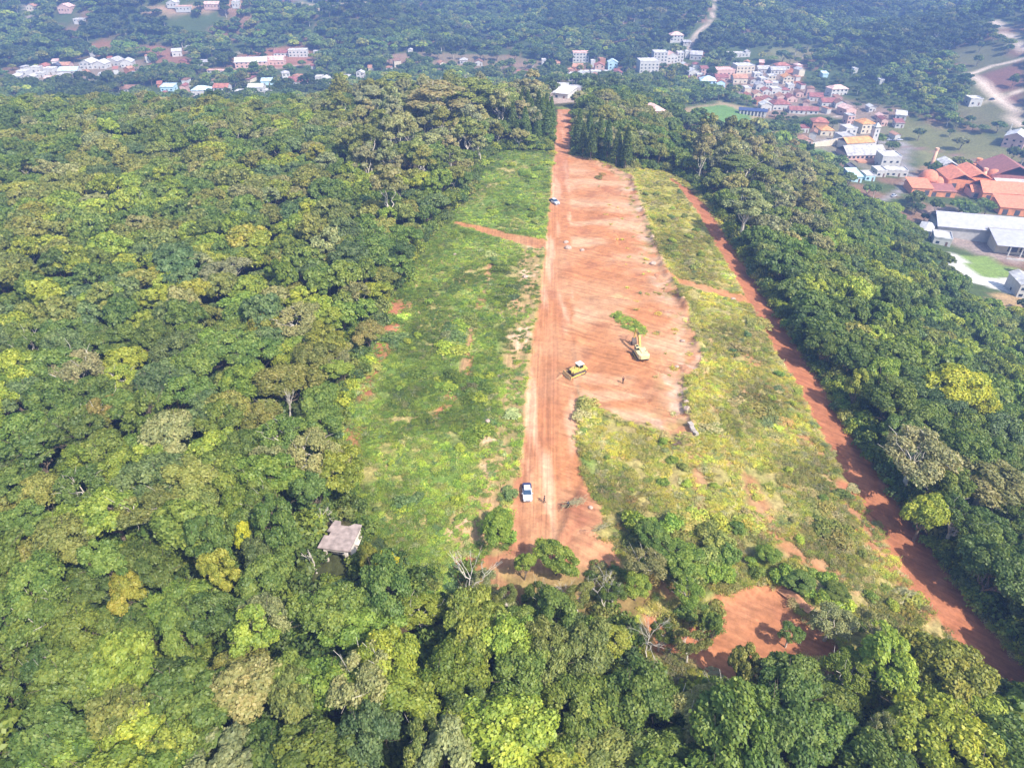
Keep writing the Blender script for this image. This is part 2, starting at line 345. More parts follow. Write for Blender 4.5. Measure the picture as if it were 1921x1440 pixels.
# ------------------------------------------------------------------ materials
MATS = {}
def nmat(name):
    m = bpy.data.materials.new(name); m.use_nodes = True
    nt = m.node_tree; b = nt.nodes['Principled BSDF']
    MATS[name] = m
    return m, nt, b
def N(nt, t, **kw):
    n = nt.nodes.new(t)
    for k, v in kw.items(): setattr(n, k, v)
    return n
def plain(name, rgb, rough=.7, var=.18, scale=1.5, metal=0.0):
    if name in MATS: return MATS[name]
    m, nt, b = nmat(name)
    tc = N(nt, 'ShaderNodeTexCoord'); nz = N(nt, 'ShaderNodeTexNoise'); nz.inputs['Scale'].default_value = scale; nz.inputs['Detail'].default_value = 5
    nt.links.new(tc.outputs['Object'], nz.inputs['Vector'])
    mr = N(nt, 'ShaderNodeMapRange'); mr.inputs[1].default_value = .3; mr.inputs[2].default_value = .7
    mr.inputs[3].default_value = 1 - var; mr.inputs[4].default_value = 1 + var
    nt.links.new(nz.outputs['Fac'], mr.inputs[0])
    mx = N(nt, 'ShaderNodeVectorMath', operation='SCALE'); mx.inputs[0].default_value = rgb
    nt.links.new(mr.outputs[0], mx.inputs['Scale']); nt.links.new(mx.outputs[0], b.inputs['Base Color'])
    b.inputs['Roughness'].default_value = rough; b.inputs['Metallic'].default_value = metal
    b.inputs['Specular IOR Level'].default_value = .3
    return m
def ground_mat():
    m, nt, b = nmat('ground_surface')
    L = nt.links.new
    ac = N(nt, 'ShaderNodeAttribute', attribute_name='albedo'); so = N(nt, 'ShaderNodeAttribute', attribute_name='soil')
    geo = N(nt, 'ShaderNodeNewGeometry')
    n1 = N(nt, 'ShaderNodeTexNoise'); n1.inputs['Scale'].default_value = 1.7; n1.inputs['Detail'].default_value = 8; n1.inputs['Roughness'].default_value = .7
    L(geo.outputs['Position'], n1.inputs['Vector'])
    mr = N(nt, 'ShaderNodeMapRange'); mr.inputs[1].default_value = .3; mr.inputs[2].default_value = .7; mr.inputs[3].default_value = .80; mr.inputs[4].default_value = 1.2
    L(n1.outputs['Fac'], mr.inputs[0])
    # bulldozer and tyre streaks: noise squeezed along one axis
    def streak(sx, sy, rot, det=3.0):
        m0 = N(nt, 'ShaderNodeMapping'); m0.inputs['Rotation'].default_value = (0, 0, rot); mp = N(nt, 'ShaderNodeMapping'); mp.inputs['Scale'].default_value = (sx, sy, .3)
        n = N(nt, 'ShaderNodeTexNoise'); n.inputs['Scale'].default_value = 1.0; n.inputs['Detail'].default_value = det; n.inputs['Distortion'].default_value = .5
        L(geo.outputs['Position'], m0.inputs['Vector']); L(m0.outputs[0], mp.inputs['Vector']); L(mp.outputs[0], n.inputs['Vector'])
        return n
    s1 = streak(.08, 1.15, .50, 6.0); s2 = streak(1.5, .03, .052)
    sx = N(nt, 'ShaderNodeSeparateXYZ'); L(geo.outputs['Position'], sx.inputs[0])
    # choose by the side of the road's right edge (x - 0.06 y ~ 3)
    ln = N(nt, 'ShaderNodeMath', operation='MULTIPLY_ADD'); ln.inputs[1].default_value = -.052; L(sx.outputs['Y'], ln.inputs[0]); L(sx.outputs['X'], ln.inputs[2])
    sw = N(nt, 'ShaderNodeMapRange'); sw.inputs[1].default_value = 2.5; sw.inputs[2].default_value = 5.5; L(ln.outputs[0], sw.inputs[0])
    mixs = N(nt, 'ShaderNodeMix'); L(sw.outputs[0], mixs.inputs[0]); L(s2.outputs['Fac'], mixs.inputs[2]); L(s1.outputs['Fac'], mixs.inputs[3])
    ms = N(nt, 'ShaderNodeMapRange'); ms.inputs[1].default_value = .32; ms.inputs[2].default_value = .68; ms.inputs[3].default_value = .80; ms.inputs[4].default_value = 1.2
    L(mixs.outputs[0], ms.inputs[0])
    nf = N(nt, 'ShaderNodeTexNoise'); nf.inputs['Scale'].default_value = .75; nf.inputs['Detail'].default_value = 9; nf.inputs['Roughness'].default_value = .8; L(geo.outputs['Position'], nf.inputs['Vector'])
    mf = N(nt, 'ShaderNodeMapRange'); mf.inputs[1].default_value = .33; mf.inputs[2].default_value = .67; mf.inputs[3].default_value = .45; mf.inputs[4].default_value = 1.5; L(nf.outputs['Fac'], mf.inputs[0])
    one = N(nt, 'ShaderNodeMix'); L(mf.outputs[0], one.inputs[2]); L(so.outputs['Fac'], one.inputs[0]); L(ms.outputs[0], one.inputs[3])
    mul = N(nt, 'ShaderNodeMath', operation='MULTIPLY'); L(mr.outputs[0], mul.inputs[0]); L(one.outputs[0], mul.inputs[1])
    sc = N(nt, 'ShaderNodeVectorMath', operation='SCALE'); L(ac.outputs['Color'], sc.inputs[0]); L(mul.outputs[0], sc.inputs['Scale'])
    L(sc.outputs[0], b.inputs['Base Color'])
    bp = N(nt, 'ShaderNodeBump'); bp.inputs['Strength'].default_value = .5; bp.inputs['Distance'].default_value = .16
    ad = N(nt, 'ShaderNodeMath', operation='ADD'); L(n1.outputs['Fac'], ad.inputs[0]); L(mixs.outputs[0], ad.inputs[1])
    L(ad.outputs[0], bp.inputs['Height']); L(bp.outputs[0], b.inputs['Normal'])
    b.inputs['Roughness'].default_value = .95; b.inputs['Specular IOR Level'].default_value = .1
    return m
GM = ground_mat()
def tag(o, label=None, cat=None, group=None, kind=None):
    if label: o['label'] = label
    if cat: o['category'] = cat
    if group: o['group'] = group
    if kind: o['kind'] = kind
    return o
def np_mesh(name, V, F, mats=(), mi=None, smooth=False):
    """mesh from arrays: V (n,3), F (m,4) or (m,3)"""
    me = bpy.data.meshes.new(name)
    V = np.asarray(V, np.float32); F = np.asarray(F, np.int32); k = F.shape[1]
    me.vertices.add(len(V)); me.vertices.foreach_set('co', V.ravel())
    me.loops.add(F.size); me.loops.foreach_set('vertex_index', F.ravel())
    me.polygons.add(len(F)); me.polygons.foreach_set('loop_start', np.arange(0, F.size, k, dtype=np.int32))
    if mi is not None: me.polygons.foreach_set('material_index', np.asarray(mi, np.int32))
    for m in mats: me.materials.append(m)
    me.update(calc_edges=True)
    if smooth: me.polygons.foreach_set('use_smooth', np.ones(len(F), bool))
    return me

# drop the ground far outside any possible view, then split the one sheet into its regions
ny, nx = XX.shape
idx = np.arange(nx * ny).reshape(ny, nx)
quads = np.stack([idx[:-1, :-1], idx[:-1, 1:], idx[1:, 1:], idx[1:, :-1]], -1).reshape(-1, 4)
cx = (XX[:-1, :-1] + XX[1:, 1:]).ravel() / 2; cy = (YY[:-1, :-1] + YY[1:, 1:]).ravel() / 2
keep = (np.abs(cx) < 130 + .95 * np.maximum(cy, 0))
rq = GREG[:-1, :-1].ravel()
NAMES = {0: 'ground', 1: 'field', 2: 'dirt_road', 3: 'cleared_earth', 4: 'bare_clearing', 5: 'dirt_track', 6: 'footpath', 7: 'street', 8: 'gravel_road'}
LBL = {0: 'brown and green ground below the forest and the valley', 1: 'grassy field ground beside the red dirt road', 2: 'straight red dirt road up the middle', 3: 'bulldozed pinkish red earth right of the dirt road',
       4: 'bare red soil clearings at the near end of the field', 5: 'red dirt track along the foot of the right-hand forest', 6: 'narrow red paths joining road, field and track', 7: 'grey and pale village streets in the valley', 8: 'pale gravel roads up the far right hillside'}
VV = np.stack([XX.ravel(), YY.ravel(), ZZ.ravel()], -1); CC = GCOL.reshape(-1, 3); SS = GSOIL.ravel()
# one normal field for the whole sheet so that the seams between regions cannot be seen
gyy, gxx = np.gradient(ZZ, GY, GX)
NN = np.stack([-gxx.ravel(), -gyy.ravel(), np.ones(nx * ny)], -1); NN /= np.linalg.norm(NN, axis=1)[:, None]
for r, nm in NAMES.items():
    q = quads[keep & (rq == r)]
    if len(q) == 0: continue
    u, inv = np.unique(q, return_inverse=True)
    me = np_mesh(nm, VV[u], inv.reshape(-1, 4), [GM], smooth=True)
    a = me.color_attributes.new('albedo', 'FLOAT_COLOR', 'POINT')
    a.data.foreach_set('color', np.c_[CC[u], np.ones(len(u))].astype(np.float32).ravel())
    a = me.attributes.new('soil', 'FLOAT', 'POINT'); a.data.foreach_set('value', SS[u].astype(np.float32))
    me.normals_split_custom_set_from_vertices(NN[u].astype(np.float32))
    o = bpy.data.objects.new(nm, me); COL.objects.link(o)
    tag(o, LBL[r], kind='structure')

# ------------------------------------------------------------------ foliage
def leaf_mat():
    m, nt, b = nmat('foliage')
    L = nt.links.new
    ti = N(nt, 'ShaderNodeAttribute', attribute_name='tint', attribute_type='INSTANCER')
    lv = N(nt, 'ShaderNodeAttribute', attribute_name='lv')
    mr = N(nt, 'ShaderNodeMapRange'); mr.inputs[3].default_value = .6; mr.inputs[4].default_value = 1.45
    L(lv.outputs['Fac'], mr.inputs[0])
    sc = N(nt, 'ShaderNodeVectorMath', operation='SCALE'); L(ti.outputs['Color'], sc.inputs[0]); L(mr.outputs[0], sc.inputs['Scale'])
    hs = N(nt, 'ShaderNodeHueSaturation'); L(sc.outputs[0], hs.inputs['Color'])
    mh = N(nt, 'ShaderNodeMapRange'); mh.inputs[3].default_value = .532; mh.inputs[4].default_value = .470
    L(lv.outputs['Fac'], mh.inputs[0]); L(mh.outputs[0], hs.inputs['Hue'])
    nt.nodes.remove(b)
    d = N(nt, 'ShaderNodeBsdfDiffuse'); t = N(nt, 'ShaderNodeBsdfTranslucent'); g = N(nt, 'ShaderNodeBsdfGlossy')
    g.inputs['Roughness'].default_value = .55; g.inputs['Color'].default_value = (.8, .85, .8, 1)
    L(hs.outputs[0], d.inputs[0])
    warm = N(nt, 'ShaderNodeVectorMath', operation='MULTIPLY'); warm.inputs[1].default_value = (1.15, 1.15, .6); L(hs.outputs[0], warm.inputs[0]); L(warm.outputs[0], t.inputs[0])
    m1 = N(nt, 'ShaderNodeMixShader'); m1.inputs[0].default_value = .38; L(d.outputs[0], m1.inputs[1]); L(t.outputs[0], m1.inputs[2])
    m2 = N(nt, 'ShaderNodeMixShader'); m2.inputs[0].default_value = .03; L(m1.outputs[0], m2.inputs[1]); L(g.outputs[0], m2.inputs[2])
    L(m2.outputs[0], nt.nodes['Material Output'].inputs[0])
    return m
LEAF = leaf_mat()
BARK = plain('bark', (.16, .12, .085), .9, .3, 3.0)
PALEBARK = plain('pale_bark', (.50, .45, .38), .85, .25, 3.0)

def unit(v): return v / (np.linalg.norm(v, axis=-1, keepdims=True) + 1e-9)
def leaf_quads(rng, P, Nn, size, jit=.6, asp=1.5):
    """diamond leaves at P facing Nn"""
    n = len(P)
    Nn = unit(Nn + rng.normal(0, jit, (n, 3)))
    r = unit(rng.normal(0, 1, (n, 3)))
    T = unit(np.cross(Nn, r)); B = np.cross(Nn, T)
    s = size * rng.uniform(.65, 1.35, n)[:, None]
    fold = Nn * s * .22
    V = np.stack([P + T * s * asp * .5, P + B * s * .5 - fold * 0, P - T * s * asp * .5, P - B * s * .5], 1)
    V[:, 0] -= fold; V[:, 2] -= fold
    return V.reshape(-1, 3), np.arange(n * 4).reshape(-1, 4)
def tube(pts, rad, sides=6):
    pts = np.array(pts, float); n = len(pts)
    d = unit(np.gradient(pts, axis=0))
    ref = np.array([0.3, 1, .1]); 
    a = unit(np.cross(d, ref)); b = np.cross(d, a)
    ang = np.linspace(0, 2 * np.pi, sides, endpoint=False)
    V = pts[:, None] + (a[:, None] * np.cos(ang)[None, :, None] + b[:, None] * np.sin(ang)[None, :, None]) * np.array(rad)[:, None, None]
    V = V.reshape(-1, 3); F = []
    for i in range(n - 1):
        for k in range(sides):
            F.append((i * sides + k, i * sides + (k + 1) % sides, (i + 1) * sides + (k + 1) % sides, (i + 1) * sides + k))
    return V, np.array(F)
def merge(parts):
    V = []; F = []; o = 0
    for v, f in parts:
        V.append(v); F.append(np.asarray(f) + o); o += len(v)
    return np.concatenate(V), np.concatenate(F)
def limb(rng, a, b, r0, r1, wob=.12, n=6, sides=5):
    a = np.array(a, float); b = np.array(b, float); t = np.linspace(0, 1, n)[:, None]
    L = np.linalg.norm(b - a)
    P = a + (b - a) * t + rng.normal(0, wob * L * .25, (n, 3)) * np.sin(np.pi * t)
    return tube(P, r0 + (r1 - r0) * t[:, 0], sides)
def crown_data(seed, style, nl, leaf):
    """leaves (V, F, lv) of one crown about 9 m wide, and the limb ends its trunk reaches; base of the tree at z=0"""
    rng = np.random.default_rng(seed)
    if style == 'puff':   R, zc, hz, nlobe, lr = 4.5, 6.6, 2.6, 38, (.15, .31)
    elif style == 'oval': R, zc, hz, nlobe, lr = 3.5, 7.2, 3.8, 36, (.17, .33)
    elif style == 'airy': R, zc, hz, nlobe, lr = 4.4, 7.6, 2.5, 26, (.16, .27)
    elif style == 'flat': R, zc, hz, nlobe, lr = 5.2, 7.0, 1.5, 40, (.14, .24)
    elif style == 'tall': R, zc, hz, nlobe, lr = 4.0, 11.5, 4.6, 26, (.20, .32)
    elif style == 'bush': R, zc, hz, nlobe, lr = 1.5, .75, .75, 9, (.34, .55)
    elif style == 'pine': R, zc, hz, nlobe, lr = 2.3, 10.0, 5.0, 0, (.2, .3)
    else: R, zc, hz, nlobe, lr = 4.5, 6.5, 2.6, 20, (.25, .4)
    ends = []
    if style == 'pine':
        n = nl
        k = rng.integers(0, 16, n); h = k / 15.0
        ang = rng.uniform(0, 2 * np.pi, n); nb = 7
        a0 = (rng.integers(0, nb, n) + .35 * (k % 3)) * 2 * np.pi / nb + rng.normal(0, .18, n)
        rr = (R * (1 - h) ** .8 + .3) * rng.uniform(.15, 1, n) ** .7
        P = np.stack([np.cos(a0) * rr, np.sin(a0) * rr, zc - hz + 2 * hz * h - rr * .25 + rng.normal(0, .15, n)], -1)
        Nn = np.stack([np.cos(a0) * .5, np.sin(a0) * .5, np.ones(n)], -1)
        V, F = leaf_quads(rng, P, Nn, leaf, .5, 1.8)
        lv = np.repeat(np.clip(.45 + rng.normal(0, .22, n), 0, 1), 4)
        return V, F, lv, []
    # uneven outline: a few gaps and shoulders in the dome
    ph = rng.uniform(0, 6.28, 3)
    lob = []
    for i in range(nlobe):
        z = rng.uniform(-.25, 1) ; a = i * 2.399 + rng.normal(0, .35)
        c = math.sqrt(max(0, 1 - z * z))
        wob = 1 + .20 * math.sin(2 * a + ph[0]) + .14 * math.sin(3 * a + ph[1])
        k = rng.uniform(.62, .86)
        r = R * rng.uniform(*lr)
        lob.append((c * math.cos(a) * R * k * wob, c * math.sin(a) * R * k * wob, zc + z * hz * rng.uniform(.7, 1.05), r, rng.uniform(-.22, .22)))
    lob = np.array(lob)
    w = lob[:, 3] ** 2; w /= w.sum()
    n = nl
    li = rng.choice(nlobe, n, p=w)
    u = unit(rng.normal(0, 1, (n, 3))); u[:, 2] = np.where(u[:, 2] < -.35, -u[:, 2], u[:, 2])
    shell = np.where(rng.random(n) < .78, rng.uniform(.8, 1.22, n), rng.uniform(.3, .86, n))
    # finer bunches on each lobe
    bn = np.sin(u[:, 0] * 6 + li * 1.7) * np.sin(u[:, 1] * 6 + li * 2.3) * np.sin(u[:, 2] * 6 + li)
    shell = shell * (1 + .16 * bn)
    sq = np.array([1, 1, .72 if style != 'flat' else .5])
    P = lob[li, :3] + u * lob[li, 3:4] * shell[:, None] * sq
    inside = np.zeros(n)
    for j in range(nlobe):
        d = np.linalg.norm((P - lob[j, :3]) / sq, axis=1) / lob[j, 3]
        inside += (d < .72) & (li != j)
    keepm = (inside < 1) | (rng.random(n) < .15)
    P = P[keepm]; u = u[keepm]; li = li[keepm]; bn = bn[keepm]
    V, F = leaf_quads(rng, P, u + np.array([0, 0, .35]), leaf, .55 if style != 'airy' else .7)
    lv = .5 + lob[li, 4] + .22 * bn + rng.normal(0, .14, len(P))
    for j in rng.choice(nlobe, min(nlobe, 9), replace=False): ends.append(lob[j, :3])
    return V, F, np.repeat(np.clip(lv, 0, 1), 4), ends
def trunk_data(seed, style, ends, fine=True):
    rng = np.random.default_rng(seed + 99)
    if style == 'pine':
        return tube([(0, 0, -1.5), (.05, 0, 5), (0, .05, 10), (0, 0, 14.7)], [.28, .22, .15, .04], 6)
    if style == 'bush':
        return merge([limb(rng, (0, 0, -.4), (math.cos(a) * .5, math.sin(a) * .5, .9), .06, .02, n=4, sides=4) for a in (0, 2.1, 4.2)])
    fork = {'tall': 6.0, 'airy': 3.6}.get(style, 2.8); rt = .30
    top = np.array([rng.normal(0, .25), rng.normal(0, .25), fork])
    parts = [tube([(0, 0, -1.5), (0, 0, 0), top * [.5, .5, .5], top], [rt * 1.5, rt * 1.25, rt, rt * .85], 7)]
    for e in ends[:9 if fine else 4]:
        e = np.array(e)
        parts.append(limb(rng, top - [0, 0, .2], e, rt * .5, .035, .25, 7))
        if fine:
            for q in range(3):
                a = top + (e - top) * rng.uniform(.5, .85)
                parts.append(limb(rng, a, e + rng.normal(0, 1.0, 3), rt * .16, .02, .3, 4, 4))
    return merge(parts)
def crown_mesh(name, V, F, lv):
    me = np_mesh(name, V, F, [LEAF])
    a = me.attributes.new('lv', 'FLOAT', 'POINT'); a.data.foreach_set('value', lv.astype(np.float32))
    return me
STY = ['puff', 'puff', 'puff', 'oval', 'oval', 'airy', 'airy', 'flat', 'puff', 'tall', 'tall', 'pine', 'pine']
NEAR = []
for k, s in enumerate(STY):
    V, F, lv, ends = crown_data(100 + k, s, {'airy': 7500, 'pine': 4200, 'oval': 9500}.get(s, 13000), {'airy': .25, 'pine': .40, 'puff': .285, 'flat': .285}.get(s, .285))
    cm = crown_mesh('crown', V, F, lv)
    tv, tf = trunk_data(100 + k, s, ends)
    tm = np_mesh('trunk', tv, tf, [PALEBARK if s in ('airy', 'tall') else BARK], smooth=True)
    NEAR.append((s, cm, tm))
# merged one-mesh trees for the uncountable forest, two levels of detail
PROT = bpy.data.collections.new('forest_sources')
PROTF = bpy.data.collections.new('distant_sources')
def joint_tree(name, seed, s, nl, leaf, coll):
    V, F, lv, ends = crown_data(seed, s, nl, leaf)
    tv, tf = trunk_data(seed, s, ends, False)
    o = len(V)
    me = np_mesh(name, np.r_[V, tv], np.r_[F, tf + o], [LEAF, PALEBARK if s in ('airy', 'tall') else BARK], np.r_[np.zeros(len(F)), np.ones(len(tf))])
    a = me.attributes.new('lv', 'FLOAT', 'POINT'); a.data.foreach_set('value', np.r_[lv, np.zeros(len(tv))].astype(np.float32))
    ob = bpy.data.objects.new(name, me); coll.objects.link(ob)
for k, s in enumerate(STY):
    joint_tree('tree_%02d' % k, 100 + k, s, {'airy': 2600, 'pine': 1600}.get(s, 3800), .50 if s != 'airy' else .42, PROT)
    joint_tree('far_tree_%02d' % k, 100 + k, s, {'airy': 500, 'pine': 420}.get(s, 650), 1.15, PROTF)

# bare trees: branching tubes
def bare_mesh(seed, H=9.0, lean=(0, 0), spread=.5, depth=5, r0=.2):
    rng = np.random.default_rng(seed); parts = []
    def grow(p, d, L, r, k):
        q = p + d * L
        parts.append(limb(rng, p, q, r, r * .62, .18, 5, 5))
        if k == 0: return
        for _ in range(3 if k > 1 else 4):
            nd = unit(d + rng.normal(0, spread, 3) + np.array([0, 0, .12]))
            grow(q if _ else p + d * L * rng.uniform(.5, .9), nd, L * rng.uniform(.55, .8), r * rng.uniform(.45, .62), k - 1)
    d = unit(np.array([lean[0], lean[1], 1.0]))
    grow(np.array([0, 0, -.5]), d, H * .42, r0, depth - 1)
    return merge(parts)

PAL = dict(mid=(.084, .122, .022), lime=(.150, .190, .026), dark=(.048, .080, .019), blue=(.070, .104, .036), olive=(.122, .138, .034), pale=(.155, .165, .070), yellow=(.25, .262, .02),
           brown=(.145, .125, .038), fresh=(.104, .150, .021), deep=(.068, .104, .021), grey=(.165, .165, .085), gold=(.150, .165, .026))
PAL = {k: (v[0] * 1.85, v[1] * 1.75, v[2] * 1.5) for k, v in PAL.items()}
WORD = dict(mid='mid green', lime='lime green', dark='dark green', blue='bluish green', olive='olive green', pale='pale grey-green', yellow='bright yellow', brown='rusty brown', fresh='fresh green', deep='deep green', grey='greyish', gold='golden green')
R0 = random.Random(7)
def tone_at(x, y, rnd):
    px, py, _ = proj(x, y, 8)
    a = float(fbm(x, y, 201, 3, 26.0)); b = float(fbm(x, y, 202, 3, 22.0))
    if x > 60 and px > 1250 and py < 1230:      # right-hand slope
        w = dict(fresh=3, lime=2.4, mid=4, deep=2.5, blue=2, dark=1, olive=.6)
        if px < 1300: w = dict(mid=3, deep=3, dark=2, fresh=1.2, olive=1)
        elif py < 400 and px < 1560: w = dict(olive=3, grey=2.5, mid=2, deep=1.5, pale=1.5, dark=1)
        if x < 84 and py > 380: w = dict(deep=3, dark=2.6, mid=2, fresh=1, lime=.6, olive=.6)  # forest edge facing the track: its shade is put into darker crown tones
    elif py < 330:
        w = dict(mid=3, blue=1.8, deep=1.6, olive=3, lime=1.6, pale=.8, gold=.4)
        if px > 640: w = dict(olive=4, grey=2, pale=2.0, mid=2, deep=1.4)
    elif py < 600: w = dict(mid=3, lime=2.6, olive=3.4, blue=1.2, deep=1.2, pale=.9, gold=.9, fresh=1)
    elif py < 1000: w = dict(mid=3.5, lime=2, olive=2.6, blue=1.2, pale=.9, deep=1.2, brown=.06, gold=.5, fresh=1.4)
    else: w = dict(mid=4.5, lime=1.6, olive=1.8, deep=2, fresh=2, pale=.6, blue=.6, gold=.25, dark=.8)
    for k in w:
        if k in ('lime', 'gold', 'fresh'): w[k] *= .4 + 2.4 * max(0, a - .3)
        if k in ('blue', 'deep', 'dark'): w[k] *= .4 + 2.4 * max(0, b - .3)
        if k in ('olive', 'pale'): w[k] *= .4 + 2.4 * max(0, .75 - b)
    return rnd.choices(list(w), list(w.values()))[0]
def style_at(tone, rnd, px, py):
    if 1040 < px < 1300 and py < 340: c = [0, 1, 3, 4, 8, 2]
    elif tone in ('pale', 'grey'): c = [5, 6, 5, 6, 1, 3] if not (py < 420 and px > 640) else [9, 10, 5]
    elif tone == 'olive': c = [0, 1, 2, 5, 8, 3] if not (py < 330 and px > 640) else [9, 10, 0]
    elif tone == 'blue': c = [7, 7, 0, 2, 8]
    else: c = [0, 1, 2, 8, 3, 4, 7, 0, 2, 5]
    return rnd.choice(c)
def tint_of(tone, rnd):
    c = PAL[tone]; v = rnd.uniform(.82, 1.18); h = rnd.uniform(-.1, .1)
    return (min(.75, c[0] * v * (1 + h)), min(.75, c[1] * v), c[2] * v * (1 - h))

# hand-placed trees that stand out in the photograph: px, py of the crown centre, crown width in photo px, height factor, style, tone, label
SPECIAL = [
 (1786,728,125,1.35,0,'yellow','large bright yellow blossoming tree on the right-hand forest slope'),
 (1832,752,70,1.2,0,'yellow','smaller yellow blossoming crown touching the big yellow tree on the slope'),
 (727,1078,48,.8,3,'yellow','bright yellow tree just below right of the flat-roofed hut'),
 (690,1050,40,.7,1,'gold','yellowish green small tree at the lower right corner of the flat-roofed hut'),
 (463,1015,46,.9,0,'yellow','yellow-leaved tree in the forest left of the flat-roofed hut'),
 (1045,1045,78,.62,2,'lime','lime green leafy tree alone on red soil at the near end of the road'),
 (984,1064,36,.55,3,'lime','small lime green tree on red soil left of the lone leafy tree'),
 (1005,1010,4,.1,2,'lime',None),
 (935,985,72,.5,0,'fresh','fresh green bushy tree at the left edge of the dirt road below the parked car'),
 (690,630,58,.75,1,'brown','rusty orange-green tree at the forest edge beside the bare red strip'),
 (560,605,110,1.0,5,'pale','wide pale grey-green tree in the middle of the left forest'),
 (420,515,92,1.0,6,'grey','wide greyish tree with thin twiggy crown high in the left forest'),
 (150,700,130,1.05,5,'grey','huge beige-grey tree with see-through crown near the left edge'),
 (395,770,104,1.0,7,'blue','broad bluish green flat-topped tree left of the bare white trunk'),
 (465,715,104,1.0,0,'fresh','big fresh green round tree behind the bluish flat-topped tree'),
 (700,470,110,1.1,2,'deep','big deep green tree at the forest edge beside the left field'),
 (750,480,60,1.0,8,'dark','dark green tree against the left field next to the big deep green one'),
 (725,520,56,.7,1,'olive','olive green tree poking out from the forest onto the left field'),
 (195,775,90,.9,5,'brown','brownish tree with dry leaves left of the bluish flat-topped tree'),
 (590,860,130,.95,5,'pale','pale spreading tree with visible grey limbs above the flat-roofed hut'),
 (520,870,80,.95,6,'pale','pale thin-leaved tree left of the spreading one above the hut'),
 (350,900,100,1.1,3,'olive','tall dense olive green tree left of the hut'),
 (440,950,72,1.0,1,'fresh','bright green round tree left above the yellow-leaved one'),
 (500,1160,90,1.0,6,'pale','pale wispy tree below left of the hut'),
 (1230,1010,74,.5,2,'mid','mid green bushy tree at the right edge of the red turning area'),
 (1215,1060,80,.7,5,'pale','pale feathery tree right of the shaded red turning area'),
 (1285,1050,84,.5,0,'fresh','bright green spreading tree on the field above the lower red clearing'),
 (1290,1110,66,.5,5,'fresh','fresh green thin-leaved tree just left of the lower red clearing'),
 (1440,1040,44,.3,0,'fresh','low fresh green tree in the right field above the lower clearing'),
 (1500,1095,52,.3,3,'mid','low mid green shrubby tree right above the lower clearing'),
 (1560,1170,90,.6,5,'pale','pale feathery tree on the right rim of the lower red clearing'),
 (1570,1110,46,.3,2,'mid','low mid green bush-like tree right of the lower clearing'),
 (905,1098,50,.6,5,'pale','small pale feathery tree among bare soil left below the lone trees'),(950,1125,44,.55,6,'olive','small olive see-through tree at the shaded road end, left of centre'),(1015,1125,60,.6,5,'mid','small green feathery tree right in front of the lone lime trees'),
 (1085,1125,54,.6,6,'olive','olive feathery tree at the near end of the red turning area'),(1150,1118,50,.55,5,'mid','thin green tree at the lower right of the red turning area'),(1195,1100,56,.6,2,'lime','lime green small tree left below the pale feathery one'),
 (1240,1195,50,.6,5,'mid','feathery green tree covering the left part of the lower clearing'),(1295,1215,60,.65,6,'olive','olive see-through tree before the lower clearing, left part'),(1480,1195,50,.45,5,'mid','low feathery tree inside the right part of the lower clearing'),(1395,1255,60,.7,3,'olive','upright olive tree in front of the lower clearing'),
 (1650,1180,70,.6,6,'pale','pale thin tree between lower clearing and the red track end'),
 (1335,1180,34,.7,3,'mid','narrow green tree in the middle of the lower red clearing'),
 (1725,1225,80,.7,2,'olive','olive tree closing the near end of the red track'),
 (1580,790,10,.1,2,'lime',None),
 (1720,860,150,1.25,5,'grey','tall greyish feathery tree with slanting pale trunk right of the red track'),
 (1845,900,150,1.2,6,'pale','wide pale brushy crown near the right edge of the photo'),
 (1740,960,80,1.1,1,'lime','yellow-green tree overhanging the forest edge right of the track'),
 (1650,700,70,1.1,0,'fresh','bright green tall tree at the forest edge beside the red track'),
 (1605,735,44,1.0,4,'gold','golden green small crown at the forest edge beside the red track'),
 (1670,755,60,1.0,2,'lime','lime green crown right of the golden one by the red track'),
 (1710,740,110,1.1,7,'dark','dark bluish green flat crown left of the big yellow tree'),
 (1390,320,90,1.1,9,'olive','tall olive tree high above the start of the right-hand track'),
 (1450,300,70,1.0,10,'olive','tall olive tree on the skyline in front of the village'),
 (1540,330,80,1.1,9,'olive','tall olive tree at the top of the slope below the pale blue house'),
 (1400,390,76,1.1,10,'pale','pale twiggy tree beside the upper red track'),
 (820,190,110,1.5,9,'grey','tallest pale eucalyptus-like tree on the skyline left of the road'),
 (740,165,80,1.3,10,'olive','tall olive tree on the skyline left of the tallest pale one'),
 (890,180,90,1.4,9,'olive','tall olive tree on the skyline right of the tallest pale one'),
 (700,190,70,1.2,10,'grey','greyish skyline tree furthest left of the tall group'),
 (940,190,70,1.3,10,'olive','olive skyline tree at the left edge of the pine stand'),
 (840,260,80,1.2,5,'pale','pale twiggy tree below the skyline group'),
 (640,760,1,.1,2,'lime',None),
 (1640,1385,56,1.0,5,'pale','whitish star-leaved tree at the bottom right of the photo'),
 (1720,1400,80,1.0,6,'pale','pale silvery round tree in the bottom right corner'),
 (340,1400,120,1.1,1,'gold','large golden green tree at the bottom left edge'),
 (800,1400,100,1.0,6,'olive','beige-tinged twiggy tree at the middle of the bottom edge'),
 (980,1260,120,1.05,8,'mid','large clumpy green tree below the near end of the road'),
 (1010,1200,90,1.0,0,'olive','tree with knobbly pale green clumps just behind the large clumpy one'),
 (640,1280,140,1.0,2,'fresh','very wide bright green tree in the lower middle-left'),
 (420,1090,60,1.1,3,'gold','yellow-green upright tree left below the hut'),
 (400,1020,60,1.0,1,'deep','deep green tree between the yellow-leaved tree and the olive one'),
]
PINES = [(950,228),(962,236),(975,225),(985,240),(997,228),(1008,238),(1018,226),(1028,234),(968,212),(990,210),(1010,212),(1025,215),(1000,200),(980,200),(945,210),(1034,222),(1095,262),(1110,268),(1086,250),(1125,262),(1140,272),(1105,248),(1158,280),(1175,285)]
